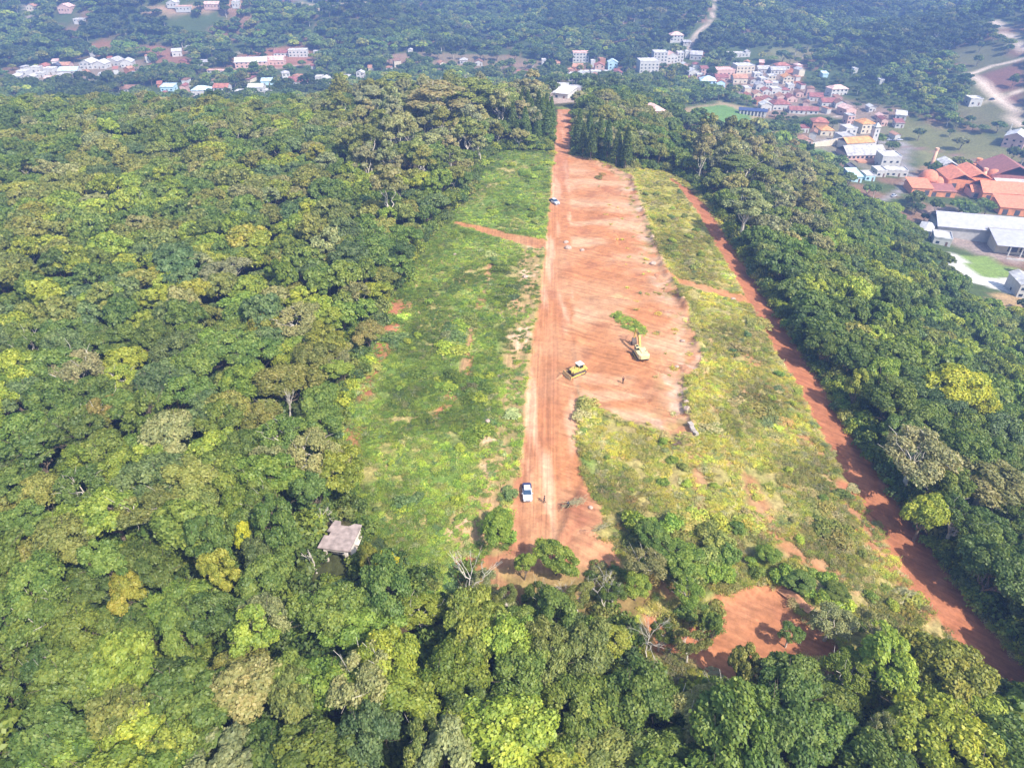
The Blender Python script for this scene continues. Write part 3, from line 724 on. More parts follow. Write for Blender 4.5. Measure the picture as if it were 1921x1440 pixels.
PX_TREES = []    # (x, y, scale, rotz, styleindex, tone, label, group)
def place_px(px, py, frac):
    x, y, z = at(px, py, frac); return x, y
for (px, py, w, hf, si, tone, lab) in SPECIAL:
    if lab is None: continue
    hh = 6.6 * hf * (1.0 if w > 60 else .8)
    if STY[si] == 'tall': hh = 11 * hf
    x, y = place_px(px, py, hh)
    z = gz(x, y); s = w / ppm(x, y, z + hh) / 9.0
    hs = hf
    PX_TREES.append([x, y, s * (9.0 / {'puff': 9, 'oval': 7, 'airy': 9, 'flat': 10.4, 'tall': 8}[STY[si]]), hs, R0.uniform(0, 6.28), si, tone, lab])
# scatter of the forest
def crown_ok(x, y):
    return True
HUT = at(640, 1010)
rng = np.random.default_rng(5)
SPX = np.array([(t[0], t[1], t[2] * 4.2) for t in PX_TREES])
def scatter(x0, x1, y0, y1, sp, seed):
    r = np.random.default_rng(seed)
    gx, gy = np.meshgrid(np.arange(x0, x1, sp), np.arange(y0, y1, sp * .87))
    gx = gx + (np.arange(gx.shape[0]) % 2)[:, None] * sp * .5
    gx = gx + r.uniform(-.36, .36, gx.shape) * sp; gy = gy + r.uniform(-.36, .36, gx.shape) * sp
    return gx.ravel(), gy.ravel()
sx_, sy_ = scatter(-420, 330, 24, 440, 6.9, 3)
m = sdist(sx_, sy_, OPEN) > np.where(sx_ > 55, 3.6, 2.2)
m &= np.hypot(sx_ - HUT[0], sy_ - HUT[1]) > 7.5
m &= ~((np.abs(sx_ - HUT[0]) < 6.5) & (sy_ < HUT[1]) & (sy_ > HUT[1] - 17))
pxx, pyy, dep = proj(sx_, sy_, gz(sx_, sy_) + 6)
m &= (pxx > -260) & (pxx < 2180) & (pyy < 1800)
# forest ends at the village on the right
VB = poly_at([(1275,250),(1330,262),(1420,262),(1500,300),(1585,345),(1640,390),(1690,395),(1735,448),(1775,500),(1790,530),(1840,560),(1875,585),(1921,590),(2150,640),(2300,640),(2300,20),(1275,20)])
m &= sdist(sx_, sy_, VB) > -2
m &= ~((sy_ > 395))
m &= ~((np.abs(sx_ - (20 + (sy_ - 320) * .11)) < 9) & (sy_ > 300))
CX_ = [1200,1275,1330,1420,1500,1585,1640,1690,1735,1775,1820,1860,1921,2200]; CY_ = [150,236,243,243,285,333,368,374,428,478,520,548,575,640]
_tpx, _tpy, _ = proj(sx_, sy_, gz(sx_, sy_) + 10.5)
m &= (_tpy > np.interp(_tpx, CX_, CY_)) | (_tpx < 1215)
for tx, ty, tr in SPX: m &= np.hypot(sx_ - tx, sy_ - ty) > tr * .75
PXm, PYm, DEP = pxx[m], pyy[m], dep[m]
FX, FY = sx_[m], sy_[m]
print('forest', len(FX))
ALL = []
rr = random.Random(11)
for x, y, px, py, d in zip(FX, FY, PXm, PYm, DEP):
    tone = tone_at(x, y, rr); si = style_at(tone, rr, px, py)
    s = rr.uniform(.78, 1.22); hs = s * rr.uniform(.85, 1.15)
    edge = float(sdist(np.array([x]), np.array([y]), OPEN)[0])
    if edge < 7 and x < 40: hs *= .75; s *= .85
    if x > 60 and edge < 12: hs *= .97
    if sdist(np.array([x]), np.array([y]), VB)[0] < 25 and px > 1215: hs *= .8
    ALL.append([x, y, s, hs, rr.uniform(0, 6.28), si, tone, None, px, py, d])
for t in PX_TREES:
    px, py, d = proj(t[0], t[1], gz(t[0], t[1]) + 6)
    ALL.append(t + [px, py, d * .2])
inframe = [t for t in ALL if -30 < t[8] < 1950 and -30 < t[9] < 1500]
inframe.sort(key=lambda t: t[10])
IND = inframe[:296]; ids = set(id(t) for t in IND)
REST = [t for t in ALL if id(t) not in ids]
print('individual', len(IND), 'rest', len(REST))

MARKS = [('the flat-roofed hut',640,1010),('the parked white and blue car',989,920),('the near end of the dirt road',1010,1080),('the red turning area',1110,1040),('the lower red clearing',1420,1160),('the near end of the red track',1820,1190),
 ('the red track',1690,1000),('the big yellow tree',1790,725),('the grey-crowned tall tree',1720,860),('the bluish flat-topped tree',395,770),('the beige-grey see-through tree',150,700),('the wide greyish tree',420,515),('the bottom left corner',0,1440),('the bottom right corner',1920,1440),
 ('the middle of the bottom edge',960,1440),('the left edge of the photo',0,1000),('the bottom edge below the hut',640,1440),('the yellow-leaved tree',463,1015),('the widest bright green tree',640,1280),('the large clumpy green tree',980,1260),('the bottom golden tree',340,1400),('the right edge of the photo',1920,1000),('the bottom edge below the clearing',1420,1440),('the deep green corner tree',700,470),('the leaning white trunk',890,1080)]
ORD = ['', 'second ', 'third ', 'fourth ', 'fifth ', 'sixth ', 'seventh ', 'eighth ', 'ninth ', 'tenth ', 'eleventh ', 'twelfth ', 'thirteenth ', 'fourteenth ', 'fifteenth ', 'sixteenth ', 'seventeenth ']
def direction(dx, dy):
    a = math.degrees(math.atan2(-dy, dx)) % 360
    return ['right of', 'up and right of', 'above', 'up and left of', 'left of', 'down and left of', 'below', 'down and right of'][int((a + 22.5) // 45) % 8]
def relabel(items, noun):
    """items: list of (px, py, word); returns a label for each by its nearest landmark, direction and rank from it"""
    cells = {}
    for i, (px, py, w) in enumerate(items):
        nm, mx, my = min(MARKS, key=lambda q: math.hypot(px - q[1], py - q[2]))
        cells.setdefault((nm, direction(px - mx, py - my), w), []).append((math.hypot(px - mx, py - my), i))
    out = [None] * len(items)
    for (nm, dr, w), l in cells.items():
        l.sort()
        for k, (_, i) in enumerate(l):
            out[i] = '%s %s, %s%s %s' % (w, noun, (ORD[k] + 'nearest ') if len(l) > 1 else '', dr, nm)
            if len(out[i].split()) > 16: out[i] = out[i].replace('down and ', 'lower ').replace('up and ', 'upper ')
    return out
SW = dict(puff='round', oval='upright', airy='thin-leaved', flat='broad flat', tall='tall', pine='conical')
labs = relabel([(t[8], t[9], WORD[t[6]] + ' ' + SW[STY[t[5]]]) for t in IND], 'tree')
def new_tree(x, y, s, hs, rz, si, tint, label, name='broadleaf_tree', cat='tree', group='single trees of the forest round the clearing'):
    st, cm, tm = NEAR[si]
    root = bpy.data.objects.new(name, None); COL.objects.link(root)
    root.empty_display_size = .5
    root.location = (x, y, float(gz(x, y)) - .2); root.rotation_euler = (0, 0, rz); q_ = 1 + .16 * math.sin(x * 12.9 + y * 7.7); root.scale = (s * q_, s / q_, hs)
    tag(root, label, cat, group)
    c = bpy.data.objects.new('crown', cm); COL.objects.link(c); c.parent = root; c['tint'] = [float(v) for v in tint]
    t = bpy.data.objects.new('trunk', tm); COL.objects.link(t); t.parent = root
    return root
for t, lb in zip(IND, labs):
    if t[7] is None and STY[t[5]] == 'tall': t[5] = 0
    new_tree(t[0], t[1], t[2], t[3], t[4], t[5], tint_of(t[6], rr), t[7] or lb, {'tall': 'eucalyptus_tree'}.get(STY[t[5]], 'broadleaf_tree'))
plabs = {}
for k, (px, py) in enumerate(PINES):
    x, y = place_px(px, py, 7.0)
    s = rr.uniform(.9, 1.15)
    side = 'left' if px < 1050 else 'right'
    plabs[side] = plabs.get(side, 0) + 1
    n_ = sum(1 for q in PINES if (q[0] < 1050) == (px < 1050) and abs(q[0] - 1050) < abs(px - 1050))
    new_tree(x, y, s, s, rr.uniform(0, 6.28), 11 + k % 2, tint_of('deep', rr), 'dark conical pine, %s in the stand %s of the road end' % ((ORD[n_] + 'from the road') if n_ else 'the one nearest the road', side), 'pine_tree', 'pine', 'pines %s of the road end' % side)

def scatter_object(name, pts, coll, label, cat):
    """one object that stands for an uncountable mass: points with size, turn, tint and kind"""
    n = len(pts)
    me = bpy.data.meshes.new(name); me.vertices.add(n)
    P = np.array([p[0:3] for p in pts], np.float32); me.vertices.foreach_set('co', P.ravel())
    def at_(nm, typ, dom, arr, key):
        a = me.attributes.new(nm, typ, 'POINT'); a.data.foreach_set(key, np.asarray(arr, np.float32 if key != 'value' or typ != 'INT' else np.int32).ravel())
    at_('siz', 'FLOAT_VECTOR', 'POINT', [p[3] for p in pts], 'vector')
    at_('rot', 'FLOAT_VECTOR', 'POINT', [p[4] for p in pts], 'vector')
    at_('tint', 'FLOAT_VECTOR', 'POINT', [p[5] for p in pts], 'vector')
    at_('which', 'INT', 'POINT', [p[6] for p in pts], 'value')
    o = bpy.data.objects.new(name, me); COL.objects.link(o)
    ng = bpy.data.node_groups.new(name, 'GeometryNodeTree')
    ng.interface.new_socket('Geometry', in_out='INPUT', socket_type='NodeSocketGeometry')
    ng.interface.new_socket('Geometry', in_out='OUTPUT', socket_type='NodeSocketGeometry')
    gi = ng.nodes.new('NodeGroupInput'); go = ng.nodes.new('NodeGroupOutput')
    ip = ng.nodes.new('GeometryNodeInstanceOnPoints'); ci = ng.nodes.new('GeometryNodeCollectionInfo')
    ci.inputs['Collection'].default_value = coll; ci.inputs['Separate Children'].default_value = True; ci.inputs['Reset Children'].default_value = True
    ng.links.new(gi.outputs[0], ip.inputs['Points']); ng.links.new(ci.outputs[0], ip.inputs['Instance'])
    ip.inputs['Pick Instance'].default_value = True
    def na(nm, t):
        q = ng.nodes.new('GeometryNodeInputNamedAttribute'); q.data_type = t; q.inputs[0].default_value = nm
        return [s for s in q.outputs if s.enabled][0]
    ng.links.new(na('which', 'INT'), ip.inputs['Instance Index'])
    ng.links.new(na('siz', 'FLOAT_VECTOR'), ip.inputs['Scale'])
    ng.links.new(na('rot', 'FLOAT_VECTOR'), ip.inputs['Rotation'])
    ng.links.new(ip.outputs[0], go.inputs[0])
    md = o.modifiers.new('scatter', 'NODES'); md.node_group = ng
    return tag(o, label, cat, kind='stuff')
pts = []
for t in REST:
    x, y, s, hs, rz, si, tone = t[:7]
    q_ = rr.uniform(.85, 1.18); pts.append((x, y, float(gz(x, y)) - .2, (s * q_, s / q_, hs), (0, 0, rz), tint_of(tone, rr), si))
scatter_object('forest', pts, PROT, 'dense broadleaf forest left and right of the cleared strip', 'forest')
# low undergrowth that closes the forest floor

# ------------------------------------------------------------------ mesh builder for built things
class MB:
    def __init__(self): self.V = []; self.F = []; self.M = []; self.mats = []
    def mi(self, m):
        if m not in self.mats: self.mats.append(m)
        return self.mats.index(m)
    def add(self, V, F, m):
        o = len(self.V); self.V += [tuple(v) for v in V]; k = self.mi(m)
        for f in F: self.F.append(tuple(int(i) + o for i in f)); self.M.append(k)
        return self
    def box(self, c, s, m, rz=0.0, ry=0.0, rx=0.0, taper=1.0):
        hx, hy, hz = s[0] / 2, s[1] / 2, s[2] / 2
        R = Matrix.Rotation(rz, 3, 'Z') @ Matrix.Rotation(ry, 3, 'Y') @ Matrix.Rotation(rx, 3, 'X')
        V = []
        for z, t in ((-hz, 1), (hz, taper)):
            for x, y in ((-hx, -hy), (hx, -hy), (hx, hy), (-hx, hy)):
                p = R @ Vector((x * t, y * t, z)); V.append((c[0] + p.x, c[1] + p.y, c[2] + p.z))
        return self.add(V, [(0, 3, 2, 1), (4, 5, 6, 7), (0, 1, 5, 4), (1, 2, 6, 5), (2, 3, 7, 6), (3, 0, 4, 7)], m)
    def prism(self, poly, y0, y1, m, axis='y'):
        """polygon in (x, z) pushed from y0 to y1"""
        n = len(poly); V = []
        for y in (y0, y1):
            for a, b in poly: V.append((a, y, b) if axis == 'y' else ((y, a, b) if axis == 'x' else (a, b, y)))
        F = [tuple(range(n)), tuple(range(2 * n - 1, n - 1, -1))] + [(i, n + i, n + (i + 1) % n, (i + 1) % n) for i in range(n)]
        return self.add(V, F, m)
    def tube(self, pts, rad, m, sides=8):
        V, F = tube(pts, rad if hasattr(rad, '__len__') else [rad] * len(pts), sides); n = len(V)
        F = [tuple(f) for f in F] + [tuple(range(sides))[::-1], tuple(range(n - sides, n))]
        return self.add(V, F, m)
    def build(self, name, parent=None, bevel=0.0, smooth=False):
        me = bpy.data.meshes.new(name); me.from_pydata(self.V, [], self.F)
        for m in self.mats: me.materials.append(m)
        me.polygons.foreach_set('material_index', self.M)
        bm = bmesh.new(); bm.from_mesh(me); bmesh.ops.recalc_face_normals(bm, faces=bm.faces)
        if bevel: bmesh.ops.bevel(bm, geom=bm.edges[:], offset=bevel, segments=2, affect='EDGES', profile=.5, clamp_overlap=True)
        bm.to_mesh(me); bm.free()
        if smooth: me.polygons.foreach_set('use_smooth', [True] * len(me.polygons))
        o = bpy.data.objects.new(name, me); COL.objects.link(o)
        if parent: o.parent = parent
        return o
def empty(name, loc, rz=0.0, label=None, cat=None, group=None):
    o = bpy.data.objects.new(name, None); COL.objects.link(o); o.location = loc; o.rotation_euler = (0, 0, rz)
    return tag(o, label, cat, group)
def mc(name, rgb, rough=.7, var=.12, scale=.7, metal=0): return plain(name, rgb, rough, var, scale, metal)
WALLC = dict(W=('white_wall', (.50, .485, .46)), C=('cream_wall', (.56, .49, .38)), P=('pink_wall', (.54, .36, .31)), O=('orange_wall', (.48, .24, .14)), B=('light_blue_wall', (.42, .60, .68)), G=('grey_wall', (.42, .40, .38)), N=('brick_wall', (.38, .17, .10)), K=('dark_wall', (.08, .08, .09)))
ROOFC = dict(r=('red_roof', (.36, .14, .10)), t=('terracotta_roof', (.42, .22, .14)), o=('orange_roof', (.58, .27, .10)), n=('brown_roof', (.24, .13, .09)), g=('grey_roof', (.40, .38, .38)), w=('white_roof', (.52, .50, .49)), b=('pale_blue_roof', (.48, .60, .66)), d=('dark_roof', (.10, .10, .13)), p=('pink_roof', (.62, .40, .34)), m=('maroon_roof', (.26, .10, .09)))
WADJ = dict(W='white', C='cream', P='pink', O='orange', B='light blue', G='grey', N='brick', K='dark')
RADJ = dict(r='red', t='terracotta', o='bright orange', n='brown', g='grey', w='white', b='pale blue', d='dark', p='pinkish', m='maroon')
def WM(k): return mc(WALLC[k][0], WALLC[k][1], .85)
def RM(k): return mc(ROOFC[k][0], ROOFC[k][1], .85, .38, .45)
GLASS = mc('window_glass', (.03, .04, .06), .15, .05)
DOORM = mc('door_wood', (.16, .09, .05), .6)
HOUSES_XY = []
def roof_mesh(kind, w, d, h, m):
    b = MB(); ov = .45
    if kind == 'gable':
        rh = min(w, d) * .24
        if w >= d:
            b.prism([(-d / 2 - ov, h - .12), (0, h + rh), (d / 2 + ov, h - .12), (d / 2 + ov, h - .30), (0, h + rh - .2), (-d / 2 - ov, h - .30)], -w / 2 - ov, w / 2 + ov, m, 'x')
        else:
            b.prism([(-w / 2 - ov, h - .12), (0, h + rh), (w / 2 + ov, h - .12), (w / 2 + ov, h - .30), (0, h + rh - .2), (-w / 2 - ov, h - .30)], -d / 2 - ov, d / 2 + ov, m, 'y')
    elif kind == 'hip':
        rh = min(w, d) * .25; a, c = w / 2 + ov, d / 2 + ov; k = min(a, c) * .9
        if w >= d: R = [(-a + k, 0), (a - k, 0)]
        else: R = [(0, -c + k), (0, c - k)]
        V = [(-a, -c, h), (a, -c, h), (a, c, h), (-a, c, h), (-a, -c, h + .12), (a, -c, h + .12), (a, c, h + .12), (-a, c, h + .12), (*R[0], h + rh), (*R[1], h + rh)]
        F = [(3, 2, 1, 0), (0, 1, 5, 4), (1, 2, 6, 5), (2, 3, 7, 6), (3, 0, 4, 7)]
        F += [(4, 5, 9, 8), (5, 6, 9), (6, 7, 8, 9), (7, 4, 8)] if w >= d else [(4, 5, 8), (5, 6, 9, 8), (6, 7, 9), (7, 4, 8, 9)]
        b.add(V, F, m)
    elif kind == 'shed':
        b.prism([(-d / 2 - ov, h - .1), (d / 2 + ov, h + d * .12), (d / 2 + ov, h + d * .12 - .18), (-d / 2 - ov, h - .28)], -w / 2 - ov, w / 2 + ov, m, 'x')
    else:
        b.box((0, 0, h + .1), (w + .3, d + .3, .2), m)
        t = .22
        for s in (-1, 1):
            b.box((0, s * (d / 2 + .15 - t / 2), h + .45), (w + .3, t, .5), m)
            b.box((s * (w / 2 + .15 - t / 2), 0, h + .45), (t, d + .3 - 2 * t - .01, .5), m)
    return b
def house(px, py, wpx, d, h, rot, roof, wk, rk, label, cat='house', name='house', win=True, group='houses in the valley behind the forest'):
    x, y, z = at(px, py, h * .5)
    s = ppm(x, y, z + h / 2); w = max(4.0, wpx / s)
    HOUSES_XY.append((x, y, math.hypot(w, d) / 2))
    root = empty(name, (x, y, z - .3), math.radians(rot), label, cat, group)
    MB().box((0, 0, h / 2 - 1.0), (w, d, h + 2.0), WM(wk)).build('wall', root)
    roof_mesh(roof, w, d, h, RM(rk)).build('roof', root)
    if roof in ('gable',) :
        rh = min(w, d) * .24 - .22; g = MB()
        if w >= d:
            for sx in (-1, 1): g.prism([(-d / 2, h - .02), (0, h + rh), (d / 2, h - .02)], sx * w / 2 - .1 * sx - .1, sx * w / 2 - .1 * sx + .1, WM(wk), 'x')
        else:
            for sx in (-1, 1): g.prism([(-w / 2, h - .02), (0, h + rh), (w / 2, h - .02)], sx * d / 2 - .1 * sx - .1, sx * d / 2 - .1 * sx + .1, WM(wk), 'y')
        g.build('gable', root)
    if win:
        fl = max(1, int(h // 2.9)); n = int(min(7, max(2, w // 3.4)))
        for f in range(fl):
            zc = 1.9 + f * 2.9
            for i in range(n):
                xx = -w / 2 + w * (i + .5) / n
                if f == 0 and i == n // 2:
                    MB().box((xx, -d / 2 - .03, 1.35), (1.0, .12, 2.2), DOORM).build('door', root); continue
                MB().box((xx, -d / 2 - .03, zc), (min(1.5, w / n * .55), .1, 1.2), GLASS).build('window', root)
        for sx in (-1, 1):
            MB().box((sx * (w / 2 + .03), 0, 1.9), (.1, 1.3, 1.2), GLASS).build('window', root)
    return root, w
HL = [
 # left valley cluster
 (33,145,17,9,4,8,'hip','W','w','leftmost white house of the valley town'),(47,139,18,10,6.5,0,'flat','W','w','two-storey white block second from the left end of the town'),(60,146,14,8,4,0,'gable','W','w','low white house in front of the two-storey block'),
 (70,130,16,9,5,10,'flat','W','w','white house up behind the left town cluster'),(84,127,15,9,5,0,'gable','P','r','pinkish red-roofed house behind the left town cluster'),(95,133,18,10,5.5,0,'flat','W','w','wide white house between red-roofed one and bare soil'),
 (78,140,14,8,4,0,'flat','W','w','small white box in the middle of the left town cluster'),(97,148,20,7,3,0,'gable','P','p','low pink house at the lower edge of the left cluster'),(108,125,16,9,4,0,'gable','K','d','dark-roofed house in the left town'),
 (124,124,20,9,4,5,'gable','P','t','pinkish terracotta house right of the dark-roofed one'),(132,134,34,11,4,4,'gable','W','b','long pale blue roofed shed in the left town'),(120,142,18,8,3.5,0,'flat','W','w','flat white house under the pale blue shed'),(160,138,13,8,3.5,0,'gable','O','t','small orange house at the right end of the left cluster'),
 (168,121,22,16,6,0,'gable','W','w','white warehouse-like building left of three sheds'),(192,122,22,14,5,0,'gable','W','w','white shed right of the white warehouse-like building'),(217,117,22,14,5,-5,'gable','G','g','grey-roofed shed of the middle town row'),(240,119,20,14,5,12,'gable','W','w','white gabled shed at the right end of the middle row'),
 (174,102,4,5,4,0,'gable','W','w','tiny white hut on the bare red hillside'),(332,99,17,12,5,20,'shed','W','w','white slanted-roof house on red soil'),(352,91,9,7,4,0,'gable','W','w','small white house right above the slanted one'),(345,117,14,8,3.5,0,'gable','N','m','dark red roofed house below the slanted white one'),
 (383,118,22,9,3.5,5,'shed','G','g','grey-roofed shed beside the sloping pale street'),
 (473,119,58,15,6,9,'gable','P','w','long pinkish factory hall with white ridge'),(517,115,34,13,5,6,'gable','P','p','pink hall joined behind the long factory hall'),(535,101,40,8,4,5,'gable','W','m','maroon-roofed open hall above the factory'),(560,99,34,10,7,5,'flat','W','w','white columned block at the right end of the factory'),(596,98,14,5,3,0,'flat','W','w','thin white slab beside the columned block'),
 (415,134,50,6,2.5,-4,'flat','G','p','long low grey wall-like shed under the factory'),
 (250,168,26,10,4,0,'gable','G','n','brown-roofed house low in front of the town'),(317,165,24,10,4.5,0,'shed','B','b','pale blue house just over the forest crest'),(380,172,34,12,5,5,'hip','W','b','wide bluish white roof just over the forest crest'),(418,168,27,11,6,0,'gable','W','r','white house with bright red roof at the forest crest'),
 (450,174,12,8,4,0,'flat','W','w','small white cube right of the red-roofed house'),(482,166,28,10,4.5,0,'gable','W','w','white L-shaped looking house at the crest'),(503,172,12,7,3.5,0,'flat','W','w','tiny white annex right of the L-shaped house'),(501,154,20,10,4,10,'shed','B','b','light blue roofed shed behind the crest houses'),
 (563,154,38,14,4,4,'gable','W','m','maroon barn with white gable front'),(600,150,12,9,7,0,'flat','W','w','white tower-like house left in the right crest row'),(613,150,18,10,5,0,'hip','W','w','white house with windows in the right crest row'),(636,146,14,8,6,0,'gable','P','r','pink house with red roof in the right crest row'),(650,147,16,8,5,0,'flat','W','w','white house right of the pink one in the crest row'),(677,141,14,8,6,0,'gable','W','w','rightmost white house of the crest row'),
 (325,7,18,12,4,0,'gable','W','w','pale building at the far top edge left'),(345,15,26,9,4,0,'flat','W','p','low pale building on far dry land'),(400,10,30,10,4,0,'gable','P','p','long pinkish far building near the top edge'),(443,7,12,10,5,0,'flat','W','w','white far building near the top edge'),(62,14,16,12,4,0,'gable','C','t','far tan house in the hazy top left corner'),(125,16,22,14,5,0,'gable','P','p','pinkish far house right of the hazy corner'),(150,38,18,9,3,0,'flat','W','w','far white roof half hidden in woods'),
 # centre
 (770,96,8,6,4,0,'gable','W','w','tiny pale house left of the skyline trees'),(898,118,14,9,4,0,'gable','W','n','small dark-roofed house above the skyline trees'),(870,115,14,8,4,0,'hip','G','g','greyish house left of the small dark-roofed one'),
 (988,138,36,8,3.5,0,'gable','P','m','long low brick-red building left of the road end'),(1020,116,8,7,5,0,'flat','W','w','small white cube above the road end'),(1038,121,24,9,4.5,0,'gable','P','t','terracotta-roofed house above the road end'),
 (1089,106,30,12,9,0,'flat','W','p','three-storey white block with pink rooftop'),(1083,127,20,10,4,0,'gable','O','t','orange house under the three-storey block'),(1112,119,8,7,6,0,'flat','W','w','narrow white house right of the three-storey block'),(1124,127,18,10,6,0,'gable','P','r','pink house with red roof in the centre cluster'),(1118,137,20,8,4,0,'flat','W','w','white ground-level house under the red-roofed one'),(1101,137,10,7,3.5,0,'flat','W','w','little white house left of the ground-level one'),(1149,122,18,10,7,0,'gable','B','b','light blue two-storey house'),(1138,137,12,7,3,-20,'shed','W','w','slanted white roof below the light blue house'),
 (1215,123,36,16,11,4,'flat','W','w','big white school-like block with rows of windows'),(1237,108,26,14,12,0,'flat','W','w','tall white block stepping up behind the school-like one'),(1258,109,20,12,8,10,'gable','W','p','pinkish gabled wing right of the tall white block'),(1275,106,12,10,9,0,'flat','W','w','white stair tower of the school group'),(1288,101,8,8,6,0,'flat','W','w','white cube right of the school group'),(1306,105,22,12,5,-15,'gable','G','g','grey-roofed house right of the school group'),
 (1268,70,24,12,6,0,'hip','W','p','pinkish villa alone on the wooded hill'),(1288,80,14,8,3,0,'shed','G','g','grey shed below the villa'),(1383,102,38,9,3.5,2,'flat','W','w','long low white building at the field above town'),(1402,100,8,7,5,0,'gable','W','w','white cube at the end of the long low one'),
 (1298,137,20,11,5,10,'gable','W','w','white gabled house at the left of the right-hand village'),(1312,143,12,8,4,0,'flat','P','w','pinkish small house beside the white gabled one'),(1355,137,38,14,8,6,'flat','P','p','long pink building of the right-hand village'),(1394,128,34,14,7,6,'flat','C','w','large cream flat-roofed hall behind the long pink one'),(1352,147,24,10,4,0,'gable','P','m','maroon-roofed house in front of the pink building'),(1386,149,26,12,5,0,'gable','C','t','cream house with terracotta roof in mid village'),
 (1327,155,28,14,6,-8,'hip','B','b','big light blue roofed hall'),(1350,157,16,9,5,0,'gable','B','r','blue-walled house with red roof beside the blue hall'),(1420,143,16,9,6,0,'flat','W','w','white house topmost in the dense village row'),(1430,152,14,9,6,8,'flat','W','w','white house below the topmost one'),(1412,152,12,9,4,0,'gable','W','n','brown-roofed white house in the dense row'),(1446,147,14,8,6,0,'flat','C','w','cream house right in the dense row'),(1424,162,16,9,5,0,'gable','W','g','grey-roofed white house lower in the dense row'),(1440,160,12,8,6,0,'flat','W','p','white house with pinkish top lower in the dense row'),
 (1430,131,22,10,4,0,'gable','G','g','grey-roofed house at the upper edge of the village'),(1457,133,26,10,4,0,'gable','W','g','wide grey roof at the upper right of the village'),(1466,125,26,10,4,0,'hip','W','r','red-roofed house at the top of the village'),(1476,149,20,11,6,0,'gable','C','o','cream house with orange roof beside the red earth'),
 (1420,178,16,9,4,0,'gable','C','t','terracotta house left of the village centre'),(1436,172,16,9,4,0,'gable','W','r','small red-roofed house in the village centre'),(1454,170,18,9,5,0,'flat','W','w','white flat house in the village centre'),(1470,171,16,9,4,0,'hip','W','m','maroon hip roof right of the village centre'),(1481,163,12,8,5,0,'flat','W','w','little white house right of the maroon hip roof'),(1424,190,14,9,4,0,'gable','O','r','red-orange house above the stadium stand'),(1438,188,18,9,4,0,'gable','W','r','white-walled red-roofed house above the stand'),
 (1435,200,20,9,5,0,'gable','W','w','white house just behind the stadium stand'),(1462,198,32,13,5,0,'hip','W','m','wide maroon-roofed bungalow right of the stand'),(1464,183,18,9,4,0,'gable','P','t','pinkish house above the wide bungalow'),(1482,185,20,10,4,5,'gable','P','m','maroon roof beside the street'),(1498,176,14,8,4,0,'gable','P','n','brown-roofed pinkish house at the village rim'),
 (1506,208,52,9,3.5,-8,'gable','W','m','very long low row building beside the street'),(1529,183,24,10,4,-10,'gable','W','m','white house with steep maroon roof east of the village'),(1569,171,32,11,6,8,'hip','W','p','large white villa with pinkish roof under the woods'),(1552,193,28,10,4,0,'gable','W','m','row house with maroon roof below the villa'),(1574,195,20,9,4,0,'gable','W','n','row house right of the maroon one'),(1588,207,22,12,5,15,'gable','P','p','pinkish gabled house at the east end of the row'),
 (1546,140,10,8,4,0,'shed','B','b','small bluish shed alone in the woods'),(1603,132,7,6,4,0,'flat','W','w','tiny white hut alone in the woods'),(1652,153,7,6,4,0,'flat','W','w','tiny white hut right of the other one'),(1690,217,18,10,4,-25,'shed','W','w','white slanted roof at the meadow edge'),(1633,203,12,8,4,0,'gable','W','w','small white house north of the church'),(1652,219,14,8,3,0,'gable','P','p','pale pinkish roof north-east of the church'),
 (1536,232,28,11,5,-8,'hip','O','r','red hip-roofed house left of the church'),(1547,246,24,10,4,0,'hip','C','o','orange hip-roofed cottage in front of the red hip roof'),(1620,237,26,12,7,10,'hip','C','o','cream house with bright orange roof beside the church'),(1590,246,22,10,7,8,'flat','W','w','white balcony house between cottage and church'),(1583,260,26,11,6,8,'flat','W','g','wide white terrace house before the church'),(1655,227,12,9,5,0,'gable','P','m','maroon-roofed house behind the church tower'),
 (1508,268,20,10,6,5,'gable','P','t','pink house at the left end of the cream wall'),(1600,330,20,12,4,0,'shed','B','b','light blue roof among trees below the church'),(1594,316,12,9,4,0,'flat','W','d','small house with dark roof near the light blue one'),(1627,330,18,9,3.5,0,'flat','B','w','pale blue-white shed among trees'),
 (1665,300,34,12,8,-4,'flat','W','w','large white multi-level house at the street bend'),(1678,322,40,8,4,-6,'flat','W','w','long white lower wing at the street bend'),(1648,322,18,9,4,0,'flat','W','w','small white annex left of the long wing'),
 (1826,189,22,10,5,-5,'flat','W','w','white hillside house with dark windows by the gravel road'),(1905,262,34,16,7,-40,'gable','P','w','white and pinkish house on the right edge'),(1914,535,26,12,7,-10,'gable','W','w','white house at the right edge beyond the lawn'),
 (1737,431,22,12,4,-35,'hip','W','w','white hip roof at the left of the lawn'),(1766,447,30,10,4,-22,'flat','W','w','round-fronted white building near the lawn'),
 (1157,202,20,13,7,-12,'gable','W','r','white house with red roof in trees right of the road end'),(1146,196,9,8,5,0,'flat','W','w','white annex left of the red-roofed house in trees'),(1224,212,28,15,6,15,'hip','P','p','pale pink hip-roofed house in trees'),
 (1030,168,24,12,4,-30,'shed','W','w','white workshop roof left at the road end'),(1060,176,30,14,4,-28,'shed','W','w','biggest white workshop roof at the road end'),(1055,163,22,10,3.5,-10,'flat','W','w','white flat workshop behind the biggest one'),(1078,167,24,9,3.5,-6,'flat','W','g','grey-white workshop right at the road end'),
]
for a in HL: house(*a, win=(a[2] > 11))
hr = random.Random(4); NEW = []
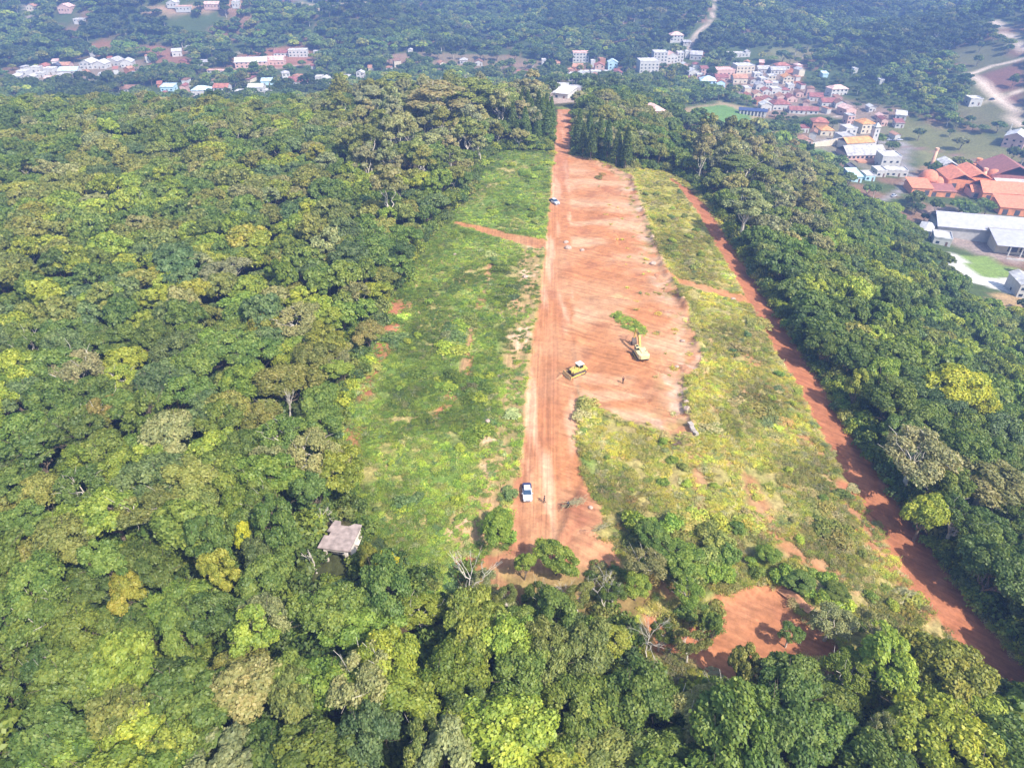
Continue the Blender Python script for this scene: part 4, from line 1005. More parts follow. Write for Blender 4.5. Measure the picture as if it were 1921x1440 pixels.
def fill(poly, n, wmin, wmax):
    P = np.array(poly); k = t = 0
    while k < n and t < 3000:
        t += 1; px = hr.uniform(P[:, 0].min(), P[:, 0].max()); py = hr.uniform(P[:, 1].min(), P[:, 1].max())
        if sdist(np.array([px]), np.array([py]), poly)[0] > 0: continue
        x, y, z = at(px, py, 2)
        if any(math.hypot(x - q[0], (y - q[1]) * .6) < q[2] + 5 for q in HOUSES_XY): continue
        wk = hr.choice('WWWCPGN'); rk = hr.choice('rttngwmmp'); kd = hr.choice(['gable', 'gable', 'hip', 'shed', 'flat'])
        NEW.append([px, py, hr.uniform(wmin, wmax), hr.uniform(7, 10), hr.choice([3.5, 4, 6.5]), hr.uniform(-25, 25), kd, wk, rk]); HOUSES_XY.append((x, y, 6)); k += 1
fill([(1395,118),(1500,120),(1505,160),(1600,195),(1580,215),(1500,215),(1440,205),(1400,180)], 15, 8, 13)
fill([(1500,222),(1600,218),(1690,225),(1690,262),(1600,250),(1510,258)], 5, 11, 16)
fill([(28,120),(130,110),(300,108),(330,128),(260,140),(60,152)], 9, 7, 12)
fill([(260,150),(560,140),(680,135),(690,150),(560,172),(300,180)], 9, 8, 14)
fill([(1060,118),(1160,112),(1160,142),(1070,145)], 8, 8, 14)
fill([(1280,120),(1330,125),(1340,150),(1300,155)], 4, 9, 14)
fill([(560,130),(780,100),(960,110),(960,130),(780,125),(620,140)], 5, 8, 13)
VM = [('the long pink building',1355,137),('the blue hall',1327,155),('the football stand',1412,211),('the church',1605,268),('the three-storey block',1089,106),('the pinkish factory hall',473,119),('the left town cluster',60,140),('the crest house with red roof',418,168),('the maroon barn',563,154),('the large white villa',1569,171),('the cream hall',1394,128),('the street row building',1506,208),('the maroon bungalow',1462,198),('the white warehouse-like building',168,121),('the skyline trees',880,160)]
cells = {}
def direction(dx, dy):
    a = math.degrees(math.atan2(-dy, dx)) % 360
    return ['right of', 'upper right of', 'above', 'upper left of', 'left of', 'lower left of', 'below', 'lower right of'][int((a + 22.5) // 45) % 8]
for q in NEW:
    nm, mx, my = min(VM, key=lambda v: math.hypot(q[0] - v[1], q[1] - v[2]))
    cells.setdefault((q[7], q[8], nm, direction(q[0] - mx, q[1] - my)), []).append((math.hypot(q[0] - mx, q[1] - my), q))
for (wk, rk, nm, dr), l in cells.items():
    l.sort(key=lambda v: v[0])
    for k, (_, q) in enumerate(l):
        del HOUSES_XY[:0]
        house(*q, 'small %s house with %s roof, %s%s %s' % (WADJ[wk], RADJ[rk], (ORD[k] + 'nearest ') if len(l) > 1 else '', dr, nm), win=q[2] > 13)
# the church: long nave with orange roof and a white tower
def church():
    x, y, z = at(1605, 268, 4); root = empty('church', (x, y, z - .3), math.radians(12), 'white church with orange roof and slim white bell tower', 'church')
    s = ppm(x, y, z); w = 56 / s; HOUSES_XY.append((x, y, w / 2 + 2))
    MB().box((0, 0, 2.5), (w, 11, 7), WM('W')).build('nave', root)
    roof_mesh('gable', w, 11, 6, RM('o')).build('roof', root)
    t = MB(); t.box((w / 2 + 2, -1, 6.5), (4, 4, 15), WM('W')); t.box((w / 2 + 2, -1, 15.2), (4.4, 4.4, .4), WM('W')); t.box((w / 2 + 2, -1, 16.6), (3.9, 3.9, 2.6), WM('W'), taper=.12)
    tw = t.build('tower', root)
    for zz in (5, 9.5, 12.5): MB().box((w / 2 + 2, -3.03, zz), (.9, .1, 1.5), GLASS).build('window', tw)
    for i in range(6): MB().box((-w / 2 + w * (i + .5) / 6, -5.53, 3), (1, .1, 2.4), GLASS).build('window', root)
church()
def big_hall():
    x, y, z = at(1615, 287, 3); root = empty('community_hall', (x, y, z - .3), math.radians(4), 'large low orange-walled hall with grey roof below the church', 'hall')
    s = ppm(x, y, z); w = 74 / s; HOUSES_XY.append((x, y, w / 2))
    MB().box((0, 0, 1.5), (w, 17, 6), WM('P')).build('wall', root)
    MB().box((4, -11.5, .4), (w * .9, 5, 2.6), WM('O')).build('terrace', root)
    roof_mesh('gable', w, 17, 4.5, RM('g')).build('roof', root)
    for i in range(9): MB().box((-w / 2 + w * (i + .5) / 9, -8.53, 3.0), (1.6, .1, 1.3), GLASS).build('window', root)
big_hall()
def garden_wall(px0, px1, py, label, k='C'):
    a = at(px0, py); c = at(px1, py - 4)
    d = math.hypot(c[0] - a[0], c[1] - a[1])
    b = MB(); b.box((d / 2, 0, .9), (d, .3, 4.4), WM(k)); b.box((d / 2, 0, 3.2), (d + .1, .5, .2), WM('W'))
    o = b.build('garden_wall'); o.location = (a[0], a[1], a[2] - .5); o.rotation_euler[2] = math.atan2(c[1] - a[1], c[0] - a[0]); tag(o, label, 'wall')
garden_wall(1520, 1578, 276, 'long cream wall above the small green lawn')
def stand():
    x, y, z = at(1412, 211, 2); root = empty('stadium_stand', (x, y, z - .3), math.radians(-18), 'long low football stand with dark blue roof and white posts', 'stand')
    w = 50 / ppm(x, y, z); HOUSES_XY.append((x, y, w / 2))
    MB().box((0, 0, 4.4), (w + 1, 7, .3), mc('blue_roof', (.05, .07, .16), .6), rx=.12).build('roof', root)
    MB().box((0, 2.5, 1.5), (w, .3, 5), WM('G')).build('back_wall', root)
    for k in range(3): MB().box((0, -1.4 + k * 1.1, .3 + k * .5), (w - .5, 1.08, .6 + k), WM('W')).build('bench', root)
    for k in range(8): MB().box((-w / 2 + w * (k + .5) / 8, -3.0, 1.6), (1.2, .5, 5.0), WM('W')).build('post', root)
stand()
# the brick works: kilns, orange sheds and chimneys
ORANGE = mc('orange_brick', (.66, .26, .12), .9, .2); OR2 = mc('orange_tile', (.62, .22, .12), .9, .25, .8); MAR = mc('maroon_sheet', (.30, .12, .10), .8, .2)
def shed(px, py, wpx, d, h, rot, roof, wm, rm, label, rise=None, name='brickworks_shed'):
    x, y, z = at(px, py, h * .5); w = wpx / ppm(x, y, z + h / 2); HOUSES_XY.append((x, y, math.hypot(w, d) / 2 * .8))
    root = empty(name, (x, y, z - .3), math.radians(rot), label, 'shed', 'sheds of the orange brickworks')
    MB().box((0, 0, h / 2 - 1), (w, d, h + 2), wm).build('wall', root)
    roof_mesh(roof, w, d, h, rm).build('roof', root)
    n = int(max(2, w // 6))
    for i in range(n): MB().box((-w / 2 + w * (i + .5) / n, -d / 2 - .03, h * .42), (2.6, .1, h * .6), WM('K')).build('opening', root)
    return root
shed(1722,352,36,14,5,-8,'shed',ORANGE,OR2,'leftmost orange shed of the brickworks')
shed(1790,338,46,20,7,-8,'gable',ORANGE,OR2,'tall orange shed right of the first chimney')
shed(1772,318,24,12,10,-8,'gable',WM('W'),RM('w'),'white gabled tower shed among orange roofs')
shed(1820,335,40,22,8,-8,'gable',ORANGE,OR2,'orange shed between the two chimneys')
shed(1885,328,76,26,7,-10,'gable',MAR,MAR,'long maroon roof at the back of the brickworks')
shed(1895,343,60,8,5,-10,'shed',WM('W'),RM('w'),'long white roof strip in the brickworks')
shed(1880,362,90,18,6,-10,'gable',ORANGE,OR2,'long orange hall near the right edge')
shed(1900,388,60,16,5,-14,'shed',ORANGE,OR2,'lowest bright orange shed at the right edge')
shed(1760,358,50,10,4,-8,'shed',ORANGE,MAR,'low open shed with maroon roof in front of the kilns')
shed(1835,360,36,10,4,-8,'gable',WM('P'),OR2,'pinkish low shed beneath the second chimney')
def kiln(px, py, wpx, h, label):
    x, y, z = at(px, py, h * .4); r = wpx / ppm(x, y, z) / 2; HOUSES_XY.append((x, y, r))
    root = empty('kiln', (x, y, z - .3), 0, label, 'kiln', 'round kilns of the brickworks')
    b = MB(); b.tube([(0, 0, -1), (0, 0, h * .45)], [r, r], ORANGE, 20); b.build('kiln_wall', root)
    t = np.linspace(0, 1, 7); b = MB(); b.tube([(0, 0, h * .45 + h * .55 * math.sin(a * 1.5)) for a in t], [max(.4, r * 1.04 * math.cos(a * 1.45)) for a in t], OR2, 20); b.build('dome', root, smooth=True)
    MB().box((0, -r, 1.2), (1.6, .5, 2.6), WM('K')).build('opening', root)
kiln(1740, 338, 34, 11, 'big orange cone-shaped kiln at the foot of the first chimney')
kiln(1757, 345, 22, 8, 'smaller orange kiln right of the big one')
kiln(1862, 333, 26, 9, 'maroon-tinged kiln right of the second chimney')
def chimney(px, py, ptop, r0, label, m=None):
    x, y, z = at(px, py); m = m or mc('chimney_brick', (.70, .42, .28), .9)
    h = 4
    while proj(x, y, z + h)[1] > ptop and h < 60: h += .5
    root = empty('chimney', (x, y, z - .5), 0, label, 'chimney', 'tall chimneys of the brickworks')
    MB().box((0, 0, 1), (r0 * 3.2, r0 * 3.2, 3), m).build('base', root)
    b = MB(); b.tube([(0, 0, 2.5), (0, 0, h * .5), (0, 0, h)], [r0, r0 * .8, r0 * .62], m, 12); b.build('shaft', root, smooth=True)
    MB().tube([(0, 0, h - .9), (0, 0, h + .2)], [r0 * .8, r0 * .8], m, 12).build('rim', root)
chimney(1740, 332, 278, 1.5, 'slim pale orange chimney above the leftmost kiln')
chimney(1838, 348, 315, 1.6, 'slim pale chimney in the middle of the brickworks')
chimney(1833, 312, 297, 2.4, 'thick square-looking brick stack behind the orange sheds', ORANGE)
chimney(1853, 312, 294, .5, 'thin grey pole-like flue beside the brick stack', WM('G'))
chimney(1893, 248, 233, .5, 'thin white mast by the house at the right edge', WM('W'))
# warehouse with an open columned side
def warehouse():
    p = at(1860, 436, 6); rot = math.radians(-14)
    root = empty('warehouse', (p[0] + 13, p[1] - 1, p[2] - .3), rot, 'long white-roofed warehouse with open columned side near the right edge', 'warehouse')
    HOUSES_XY.append((p[0], p[1], 20)); HOUSES_XY.append((p[0] + 25, p[1] - 5, 22)); HOUSES_XY.append((p[0] - 15, p[1] + 8, 14))
    wr = mc('white_sheet', (.40, .39, .43), .5, .12, .5)
    MB().box((0, 8, 3), (74, 18, 8), WM('G')).build('rear_wall', root)
    b = roof_mesh('gable', 75, 19, 7.2, wr).build('rear_roof', root); b.location = (0, 8, 0)
    MB().box((12, -8, 2.6), (50, 11, 7), WM('C')).build('front_wall', root)
    f = MB(); f.prism([(-18, 5.9), (-1.2, 8.4), (-1.2, 8.2), (-18, 5.7)], -14.5, 38, wr, 'x'); f.build('front_roof', root)
    MB().box((8, -1.3, 8.0), (46, .5, 1.4), WM('G')).build('roof_vent', root)
    for i in range(9): MB().box((-8 + i * 5.4, -17.3, 2.6), (.5, .5, 6.4), WM('W')).build('column', root)
    for i in range(8): MB().box((-5.3 + i * 5.4, -13.56, 3.2), (4.4, .1, 3.6), WM('K')).build('opening', root)
    MB().box((14, -20, .1), (48, 4, .5), WM('P')).build('terrace', root)
    MB().box((14, -22, .9), (48, .25, 1.2), WM('W')).build('railing', root)
warehouse()

# ------------------------------------------------------------------ the roofless-looking concrete hut in the forest
def hut():
    x, y, z = at(640, 1012, 2.2)
    root = empty('concrete_hut', (x, y, z + .15), math.radians(-9), 'small flat-roofed concrete hut with a stained broken slab among the trees', 'hut'); root.scale = (.88, .88, .95)
    slab = mc('stained_slab', (.30, .235, .21), .9, .35, .9); W = mc('weathered_plaster', (.66, .57, .50), .9, .25, 1.0)
    P = [(-3.1, -3.4), (3.0, -3.4), (3.1, 3.2), (1.6, 3.3), (.8, 2.5), (-.8, 2.5), (-1.2, 3.5), (-2.4, 3.6), (-2.9, .7), (-2.1, .7), (-2.1, -.3), (-3.0, -.3)]
    MB().prism(P, 3.0, 3.22, slab, 'z').build('roof', root)
    w = MB()
    w.box((-2.0, 0.9, 1.2), (.2, 3.2, 3.6), W); w.box((2.7, .3, 1.2), (.2, 5.4, 3.6), W); w.box((.4, 2.2, 1.2), (4.4, .2, 3.6), W); w.box((.3, -1.2, 1.2), (4.5, .2, 3.6), W)
    w.build('wall', root)
    for sx in (-1.9, 2.1): MB().box((sx, -3.0, 1.1), (.55, .4, 3.78), W).build('pillar', root)
    MB().box((.1, -3.02, 2.72), (3.4, .3, .5), W).build('beam', root)
    MB().box((.3, -1.33, 1.2), (1.0, .08, 2.1), WM('K')).build('doorway', root)
    MB().box((3.15, .8, 1.6), (.5, 2.2, .25), W).build('ledge', root)
hut()

# ------------------------------------------------------------------ vehicles
def wheel(root, x, y, r=.31, w=.2):
    t = MB().tube([(x, y - w / 2, r), (x, y + w / 2, r)], [r, r], mc('tyre_rubber', (.025, .025, .025), .9), 16).build('wheel', root)
    MB().tube([(x, y - w / 2 - .01, r), (x, y + w / 2 + .01, r)], [r * .6, r * .6], mc('rim_metal', (.45, .45, .47), .35, .05, 1, .7), 12).build('rim', t)
def car(loc, rz, body, rear, label, group=None, sc=1.0):
    """nose towards +x"""
    root = empty('car', loc, rz, label, 'car', group); root.scale = (sc, sc, sc)
    bm_ = mc('car_paint_' + body[0], body[1], .3, .03); rm_ = mc('car_paint_' + rear[0], rear[1], .3, .03); gl = mc('car_glass', (.03, .06, .11), .08, .02)
    def shell(x0, x1, zt0, zt1, m, nm, zb=.28):
        V = []; F = []; n = 6
        for i in range(n):
            t = i / (n - 1); x = x0 + (x1 - x0) * t; zt_ = zt0 + (zt1 - zt0) * t
            e = max(0, abs(x) - 1.75) / .45; hw = .86 - .16 * e * e
            V += [(x, -hw * .95, zb), (x, -hw, zb + .28), (x, -hw * .93, zt_ - .04), (x, -hw * .6, zt_), (x, hw * .6, zt_), (x, hw * .93, zt_ - .04), (x, hw, zb + .28), (x, hw * .95, zb)]
        for i in range(n - 1):
            for k in range(8): F.append((i * 8 + k, i * 8 + (k + 1) % 8, (i + 1) * 8 + (k + 1) % 8, (i + 1) * 8 + k))
        F += [tuple(range(8)), tuple(range((n - 1) * 8, n * 8))[::-1]]
        return MB().add(V, F, m).build(nm, root, smooth=False)
    shell(-.7, .98, .9, .92, bm_, 'body'); shell(.98, 2.15, .92, .72, bm_, 'bonnet'); shell(-2.12, -.7, .86, .9, rm_, 'boot')
    V = [(1.05, -.70, .9), (1.05, .70, .9), (.35, .56, 1.38), (.35, -.56, 1.38), (-.95, .56, 1.38), (-.95, -.56, 1.38), (-1.6, .68, .88), (-1.6, -.68, .88)]
    MB().add(V, [(0, 1, 2, 3), (3, 2, 4, 5), (5, 4, 6, 7), (1, 6, 4, 2), (0, 3, 5, 7), (0, 7, 6, 1)], gl).build('glass', root)
    MB().box((-.3, 0, 1.41), (1.28, 1.14, .07), bm_).build('roof', root, .03)
    for s in (-1, 1):
        MB().box((2.02, s * .55, .62), (.24, .3, .14), mc('lamp_glass', (.8, .8, .75), .2)).build('headlight', root)
        MB().box((-2.06, s * .6, .68), (.16, .24, .14), mc('tail_lamp', (.4, .02, .02), .3)).build('tail_light', root)
        MB().box((.75, s * .92, .95), (.14, .18, .12), bm_).build('mirror', root)
        for xx in (-1.3, 1.35): wheel(root, xx, s * .78)
    MB().box((2.13, 0, .5), (.06, .8, .14), mc('grille', (.03, .03, .03), .6)).build('grille', root)
    return root
WHT = ('white', (.52, .53, .57)); NAVY = ('navy', (.035, .045, .11)); SIL = ('silver', (.45, .46, .50)); DRK = ('dark', (.04, .04, .05)); REDC = ('red', (.4, .04, .03))
x, y, z = at(989, 922, .6); car((x, y, gz(x, y) - .02), math.radians(-88), WHT, NAVY, 'white car with dark blue rear parked on the dirt road')
x, y, z = at(1040, 378, .6); car((x, y, gz(x, y) - .02), math.radians(-60), SIL, NAVY, 'small silver car standing far up the dirt road', sc=1.12)
FARCARS = [(1705,341,0,WHT,'white car on the bend of the village street'),(1677,367,30,WHT,'white car lower down the village street'),(1862,186,10,DRK,'dark car at the gravel road junction'),(1668,262,0,SIL,'silver car parked beside the church'),(1676,264,0,DRK,'dark car parked beside the silver one'),(1688,262,5,WHT,'white car parked at the street corner by the church'),(1752,402,20,WHT,'white car in the yard left of the warehouse')]
for px, py, r, c, l in FARCARS:
    x, y, z = at(px, py, .6); car((x, y, float(gz(x, y)) + .05), math.radians(r), c, c, l)
YEL = mc('machine_yellow', (.55, .40, .10), .6, .3, 2.5); PYEL = mc('machine_cream', (.58, .50, .27), .6, .22, 2.0); STEEL = mc('track_steel', (.10, .075, .06), .7, .3); DG = mc('dark_glass', (.02, .03, .03), .15)
def crawler(root, L, H, W, yc):
    P = [(-L / 2 + H * .5, 0), (L / 2 - H * .5, 0), (L / 2 - .1, H * .25), (L / 2, H * .5), (L / 2 - .12, H * .8), (L / 2 - H * .5, H), (-L / 2 + H * .5, H), (-L / 2 + .12, H * .8), (-L / 2, H * .5), (-L / 2 + .1, H * .25)]
    t = MB().prism(P, yc - W / 2, yc + W / 2, STEEL).build('track', root, .02)
    s = 1 if yc > 0 else -1
    MB().box((0, yc + s * W * .5, H * .5), (L * .7, .08, H * .35), YEL).build('track_frame', t)
    for k in range(4): MB().tube([(-L * .3 + k * L * .2, yc + s * W * .5, H * .28), (-L * .3 + k * L * .2, yc + s * (W * .5 + .1), H * .28)], .14, STEEL, 10).build('roller', t)
def excavator():
    x, y, z = at(1202, 662, 1.2); root = empty('excavator', (x, y, gz(x, y)), math.radians(100), 'yellow crawler excavator with raised boom digging beside a grass patch', 'excavator')
    root.scale = (1.0, 1.0, 1.0)
    for s in (-1, 1): crawler(root, 4.0, .9, .55, s * 1.12)
    MB().box((0, 0, .62), (2.2, 1.8, .5), STEEL).build('undercarriage', root, .03)
    MB().tube([(0, 0, .85), (0, 0, 1.1)], .7, STEEL, 16).build('swing_ring', root)
    b = MB(); b.prism([(-2.3, -.9), (-1.9, -1.3), (1.2, -1.3), (1.2, 1.3), (-1.9, 1.3), (-2.3, .9)], 1.08, 2.0, PYEL, 'z'); b.build('housing', root, .05)
    b = MB(); b.prism([(-2.75, -.85), (-2.3, -1.32), (-1.8, -1.32), (-1.8, 1.32), (-2.3, 1.32), (-2.75, .85)], 1.15, 2.15, PYEL, 'z'); b.build('counterweight', root, .07)
    MB().box((-.6, -.35, 2.08), (1.6, 1.3, .18), PYEL).build('engine_cover', root, .03)
    MB().tube([(-.9, -.9, 2.0), (-.9, -.9, 2.6)], .07, STEEL, 8).build('exhaust', root)
    c = MB().box((.75, .78, 1.95), (1.35, .95, 1.65), PYEL, taper=.9).build('cab', root, .05)
    MB().box((1.42, .78, 2.1), (.1, .75, 1.1), DG, ry=-.05).build('windscreen', c)
    MB().box((.75, .78, 2.81), (.6, .5, .06), DG).build('roof_hatch', c)
    MB().box((.75, 1.24, 2.2), (.95, .06, .85), DG).build('side_window', c); MB().box((.06, .78, 2.2), (.06, .7, .8), DG).build('rear_window', c)
    bo = MB(); bo.prism([(.9, 1.5), (1.4, 1.35), (2.9, 3.7), (5.0, 4.35), (5.1, 4.7), (2.7, 4.45), (2.2, 4.0)], -.42, .0, YEL); bo.build('boom', root, .03)
    st = MB(); st.prism([(4.5, 4.9), (5.1, 4.95), (5.35, 4.4), (5.9, 1.9), (5.7, 1.85), (4.95, 4.2)], -.36, -.06, YEL); st.build('arm', root, .02)
    bk = MB(); bk.prism([(5.9, 2.0), (5.6, 1.9), (5.0, 1.1), (4.95, .45), (5.4, .1), (6.0, .25), (6.1, .6), (5.75, 1.2)], -.75, .35, STEEL); bk.build('bucket', root, .02)
    for a, c_ in (((1.5, -.2, 1.7), (2.9, -.2, 3.6)), ((2.6, -.2, 4.6), (4.7, -.2, 4.95)), ((5.35, -.2, 4.5), (5.95, -.2, 2.3))):
        MB().tube([a, ((a[0] + c_[0]) / 2, a[1], (a[2] + c_[2]) / 2), c_], [.1, .1, .05], STEEL, 8).build('hydraulic_cylinder', root)
excavator()
def bulldozer():
    x, y, z = at(1083, 694, .9); root = empty('bulldozer', (x, y, gz(x, y)), math.radians(212), 'yellow bulldozer with white cab roof and lowered blade', 'bulldozer')
    for s in (-1, 1): crawler(root, 3.6, .95, .5, s * 1.0)
    MB().box((0, 0, .75), (3.0, 1.5, .6), YEL).build('chassis', root, .03)
    b = MB(); b.prism([(.1, 1.0), (1.95, 1.0), (2.0, 1.55), (1.8, 1.72), (.1, 1.85)], -.52, .52, YEL); b.build('bonnet', root, .04)
    MB().box((2.0, 0, 1.25), (.06, .8, .5), STEEL).build('grille', root)
    MB().tube([(1.0, .25, 1.7), (1.0, .25, 2.35)], .07, STEEL, 8).build('exhaust', root)
    c = MB().box((-.55, 0, 1.75), (1.35, 1.4, 1.4), YEL, taper=.92).build('cab', root, .03)
    MB().box((.10, 0, 2.0), (.06, 1.15, .7), DG).build('windscreen', c)
    MB().box((-1.2, 0, 2.0), (.06, 1.15, .7), DG).build('rear_window', c)
    for s in (-1, 1): MB().box((-.55, s * .69, 2.0), (1.05, .06, .7), DG).build('side_window', c)
    MB().box((-.55, 0, 2.52), (1.65, 1.6, .14), WM('W')).build('cab_roof', root, .04)
    MB().box((-1.5, 0, 1.35), (.9, 1.5, .6), YEL).build('fuel_tank', root, .05)
    n = 7; P = []
    for k in range(n): a = -.6 + 1.2 * k / (n - 1); P.append((2.75 + .35 * (1 - math.cos(a)) * 2, .62 + .62 * math.sin(a) / math.sin(.6)))
    P = P + [(p[0] + .08, p[1]) for p in P[::-1]]
    MB().prism(P, -1.6, 1.6, mc('worn_blade', (.62, .45, .22), .5, .3, 2), 'y').build('blade', root)
    for s in (-1, 1):
        MB().box((1.5, s * 1.38, .5), (2.7, .16, .24), YEL).build('push_arm', root, .02)
        MB().tube([(1.4, s * .62, 1.3), (2.7, s * .8, .8)], .07, STEEL, 8).build('lift_cylinder', root)
    MB().box((-2.2, 0, .75), (.6, 1.2, .5), YEL).build('ripper_frame', root, .02)
    for s in (-1, 0, 1): MB().prism([(-2.3, .9), (-2.55, .9), (-2.7, .2), (-2.55, .2)], s * .45 - .05, s * .45 + .05, STEEL).build('ripper_tooth', root)
bulldozer()

# ------------------------------------------------------------------ people
def skin_obj(name, V, E, Rr, mat, parent, sub=1):
    me = bpy.data.meshes.new(name); me.from_pydata(V, E, []); me.materials.append(mat)
    o = bpy.data.objects.new(name, me); COL.objects.link(o); o.parent = parent
    md = o.modifiers.new('skin', 'SKIN'); md.use_smooth_shade = True
    if not me.skin_vertices: me.attributes  # the modifier makes the layer
    for i, r in enumerate(Rr): me.skin_vertices[0].data[i].radius = (r, r)
    me.skin_vertices[0].data[0].use_root = True
    s = o.modifiers.new('sub', 'SUBSURF'); s.levels = s.render_levels = sub
    return o
def person(px, py, rz, label, shirt, trousers, pose):
    x, y, z = at(px, py, .8); root = empty('person', (x, y, float(gz(x, y)) + .01), rz, label, 'person')
    skin = mc('skin', (.42, .24, .16), .6, .05); hair = mc('hair', (.02, .015, .01), .8)
    sh = {'N': (0, 0, .0)}
    hip = Vector((0, 0, .95)); bend = pose.get('bend', 0)
    up = Vector((math.sin(bend), 0, math.cos(bend)))
    chest = hip + up * .34; neck = hip + up * .52; head = neck + up * .10 + Vector((.02, 0, 0)); crown = head + up * .15
    V = [hip, hip + up * .17, chest, neck, head, crown]; Rr = [.13, .12, .15, .055, .085, .07]; E = [(0, 1), (1, 2), (2, 3), (3, 4), (4, 5)]
    V.append(head + Vector((.085, 0, .03))); Rr.append(.018); E.append((4, 6))      # nose
    def add(p, r, k): V.append(Vector(p)); Rr.append(r); E.append((k, len(V) - 1)); return len(V) - 1
    arms = []; legs = []
    for s, (fx, fz) in zip((-1, 1), pose['arms']):
        a = add(chest + Vector((0, s * .19, .10)), .055, 2)
        el = V[a] + Vector((fx[0], s * fx[1], fx[2])); w = el + Vector((fz[0], s * fz[1], fz[2]))
        b = add(el, .042, a); c = add(w, .028, b); arms.append((a, b, c))
        d = (w - el).normalized(); sd = Vector((d.y, -d.x, 0)); sd = sd.normalized() if sd.length > .1 else Vector((1, 0, 0))
        pl = add(w + d * .07, .032, c)
        for q, ln in ((-1.5, .062), (-.5, .078), (.5, .072), (1.5, .055)):
            k1 = add(V[pl] + d * .035 + sd * q * .018, .0095, pl); k2 = add(V[k1] + d * ln * .5 + Vector((0, 0, -.006)), .0085, k1); add(V[k2] + d * ln * .45 + Vector((0, 0, -.014)), .007, k2)
        t1 = add(w + d * .03 + sd * .04, .011, c); add(V[t1] + d * .035 + sd * .012, .009, t1)
    for s, st in zip((-1, 1), pose['legs']):
        a = add(hip + Vector((0, s * .09, -.05)), .085, 0); k = add((st * .5 + .03, s * .10, .50), .058, a); an = add((st, s * .11, .09), .038, k)
        add((st + .14, s * .12, .03), .032, an); legs.append((a, k, an))
    body = skin_obj('body', [tuple(v) for v in V], E, Rr, skin, root, 2)
    def sub_skin(nm, ids, edges, grow, mat):
        m_ = {j: i for i, j in enumerate(ids)}
        return skin_obj(nm, [tuple(V[j]) for j in ids], [(m_[a], m_[b]) for a, b in edges], [Rr[j] + grow for j in ids], mat, root, 1)
    (a1, b1, c1), (a2, b2, c2) = arms
    sub_skin('shirt', [0, 1, 2, a1, b1, a2, b2], [(0, 1), (1, 2), (2, a1), (a1, b1), (2, a2), (a2, b2)], .018, mc('cloth_' + shirt[0], shirt[1], .9))
    (l1, k1, n1), (l2, k2, n2) = legs
    sub_skin('trousers', [0, l1, k1, n1, l2, k2, n2], [(0, l1), (l1, k1), (k1, n1), (0, l2), (l2, k2), (k2, n2)], .016, mc('cloth_' + trousers[0], trousers[1], .9))
    h = MB().tube([tuple(head + up * t) for t in (.03, .09, .14, .17)], [.088, .096, .075, .02], hair, 12).build('hair', root, smooth=True); h.location = (-.012, 0, 0)
    for (a, k, n) in legs: MB().box((V[n].x + .06, V[n].y, .045), (.27, .10, .09), mc('shoe', (.03, .025, .02), .8)).build('shoe', root, .02)
    return root
st_ = [((.03, .05, -.27), (.08, .02, -.24))] * 2
person(1021, 936, math.radians(-20), 'person in dark clothes standing with arms held out near the parked car', ('black', (.02, .022, .025)), ('charcoal', (.03, .03, .035)), dict(arms=[((.10, .20, -.14), (.22, .02, .04)), ((.10, .14, -.20), (.24, -.05, .05))], legs=(-.12, .14)))
person(1067, 946, math.radians(160), 'person in dark blue clothes bending over beside a pile of cut branches', ('navy', (.02, .035, .06)), ('black', (.02, .022, .025)), dict(bend=.75, arms=[((.16, .03, -.20), (.14, 0, -.20)), ((.12, .05, -.22), (.18, 0, -.18))], legs=(-.05, .2)))
person(1169, 713, math.radians(-100), 'person in dark clothes standing alone on the bulldozed earth', ('maroon', (.07, .02, .02)), ('black', (.02, .022, .025)), dict(arms=st_, legs=(-.05, .06)))

# ------------------------------------------------------------------ bare and fallen trees, rocks, rubble
def bare(px, py, H, lean, label, seed, spread=.45, depth=4, r0=.16, rz=0, mat=None, name='bare_tree'):
    x, y, z = at(px, py)
    V, F = bare_mesh(seed, H, lean, spread, depth, r0)
    me = np_mesh(name, V, F, [mat or PALEBARK], smooth=True); o = bpy.data.objects.new(name, me); COL.objects.link(o)
    o.location = (x, y, z); o.rotation_euler[2] = rz
    return tag(o, label, 'tree')
bare(862, 1165, 15, (.28, .25), 'tall leaning bare white tree at the left of the red turning area', 3, .24, 4, .17)
bare(868, 1150, 7, (.15, .35), 'short bare sapling behind the leaning white tree', 5, .25, 3, .08)
bare(1215, 1235, 8, (-.15, .2), 'bleached bare tree at the left rim of the lower red clearing', 8, .5, 5, .12)
bare(1245, 1240, 6, (.2, .15), 'thin dark bare stems inside the left of the lower clearing', 12, .35, 4, .10, mat=BARK)
bare(1050, 1150, 6, (.3, .3), 'low bare branching sapling on the shaded red soil', 14, .5, 4, .09)
bare(1135, 1155, 7, (-.2, .3), 'twiggy leafless tree in front of the shaded turning area', 15, .5, 5, .12)
bare(545, 800, 10, (.12, .1), 'bare whitish trunk standing between the two big crowns left of the field', 17, .3, 4, .2)
bare(575, 985, 6, (1.4, .2), 'bleached fallen tree lying on crowns above the hut', 21, .45, 4, .16)
bare(380, 640, 7, (.6, .3), 'tangled grey dead crown in the middle of the left forest', 23, .7, 5, .16)
bare(270, 430, 11, (0, .05), 'leafless fan-shaped grey tree far up the left forest', 25, .5, 5, .16)
bare(595, 1075, 7, (-.05, .05), 'white forked dead tree at the lower left of the hut', 27, .3, 3, .2)
bare(1690, 900, 9, (.35, .2), 'slanting bare pale trunk at the forest edge right of the track', 29, .3, 3, .16)
bare(1735, 960, 11, (.45, .35), 'long slanting white trunk under the grey-crowned tree', 31, .25, 3, .18)
bare(1530, 1310, 5, (.3, .3), 'small twiggy bare tree at the near rim of the lower clearing', 33, .5, 4, .09)
bare(1570, 420, 10, (.2, .1), 'pale bare branch standing above the upper slope trees', 35, .45, 4, .15)
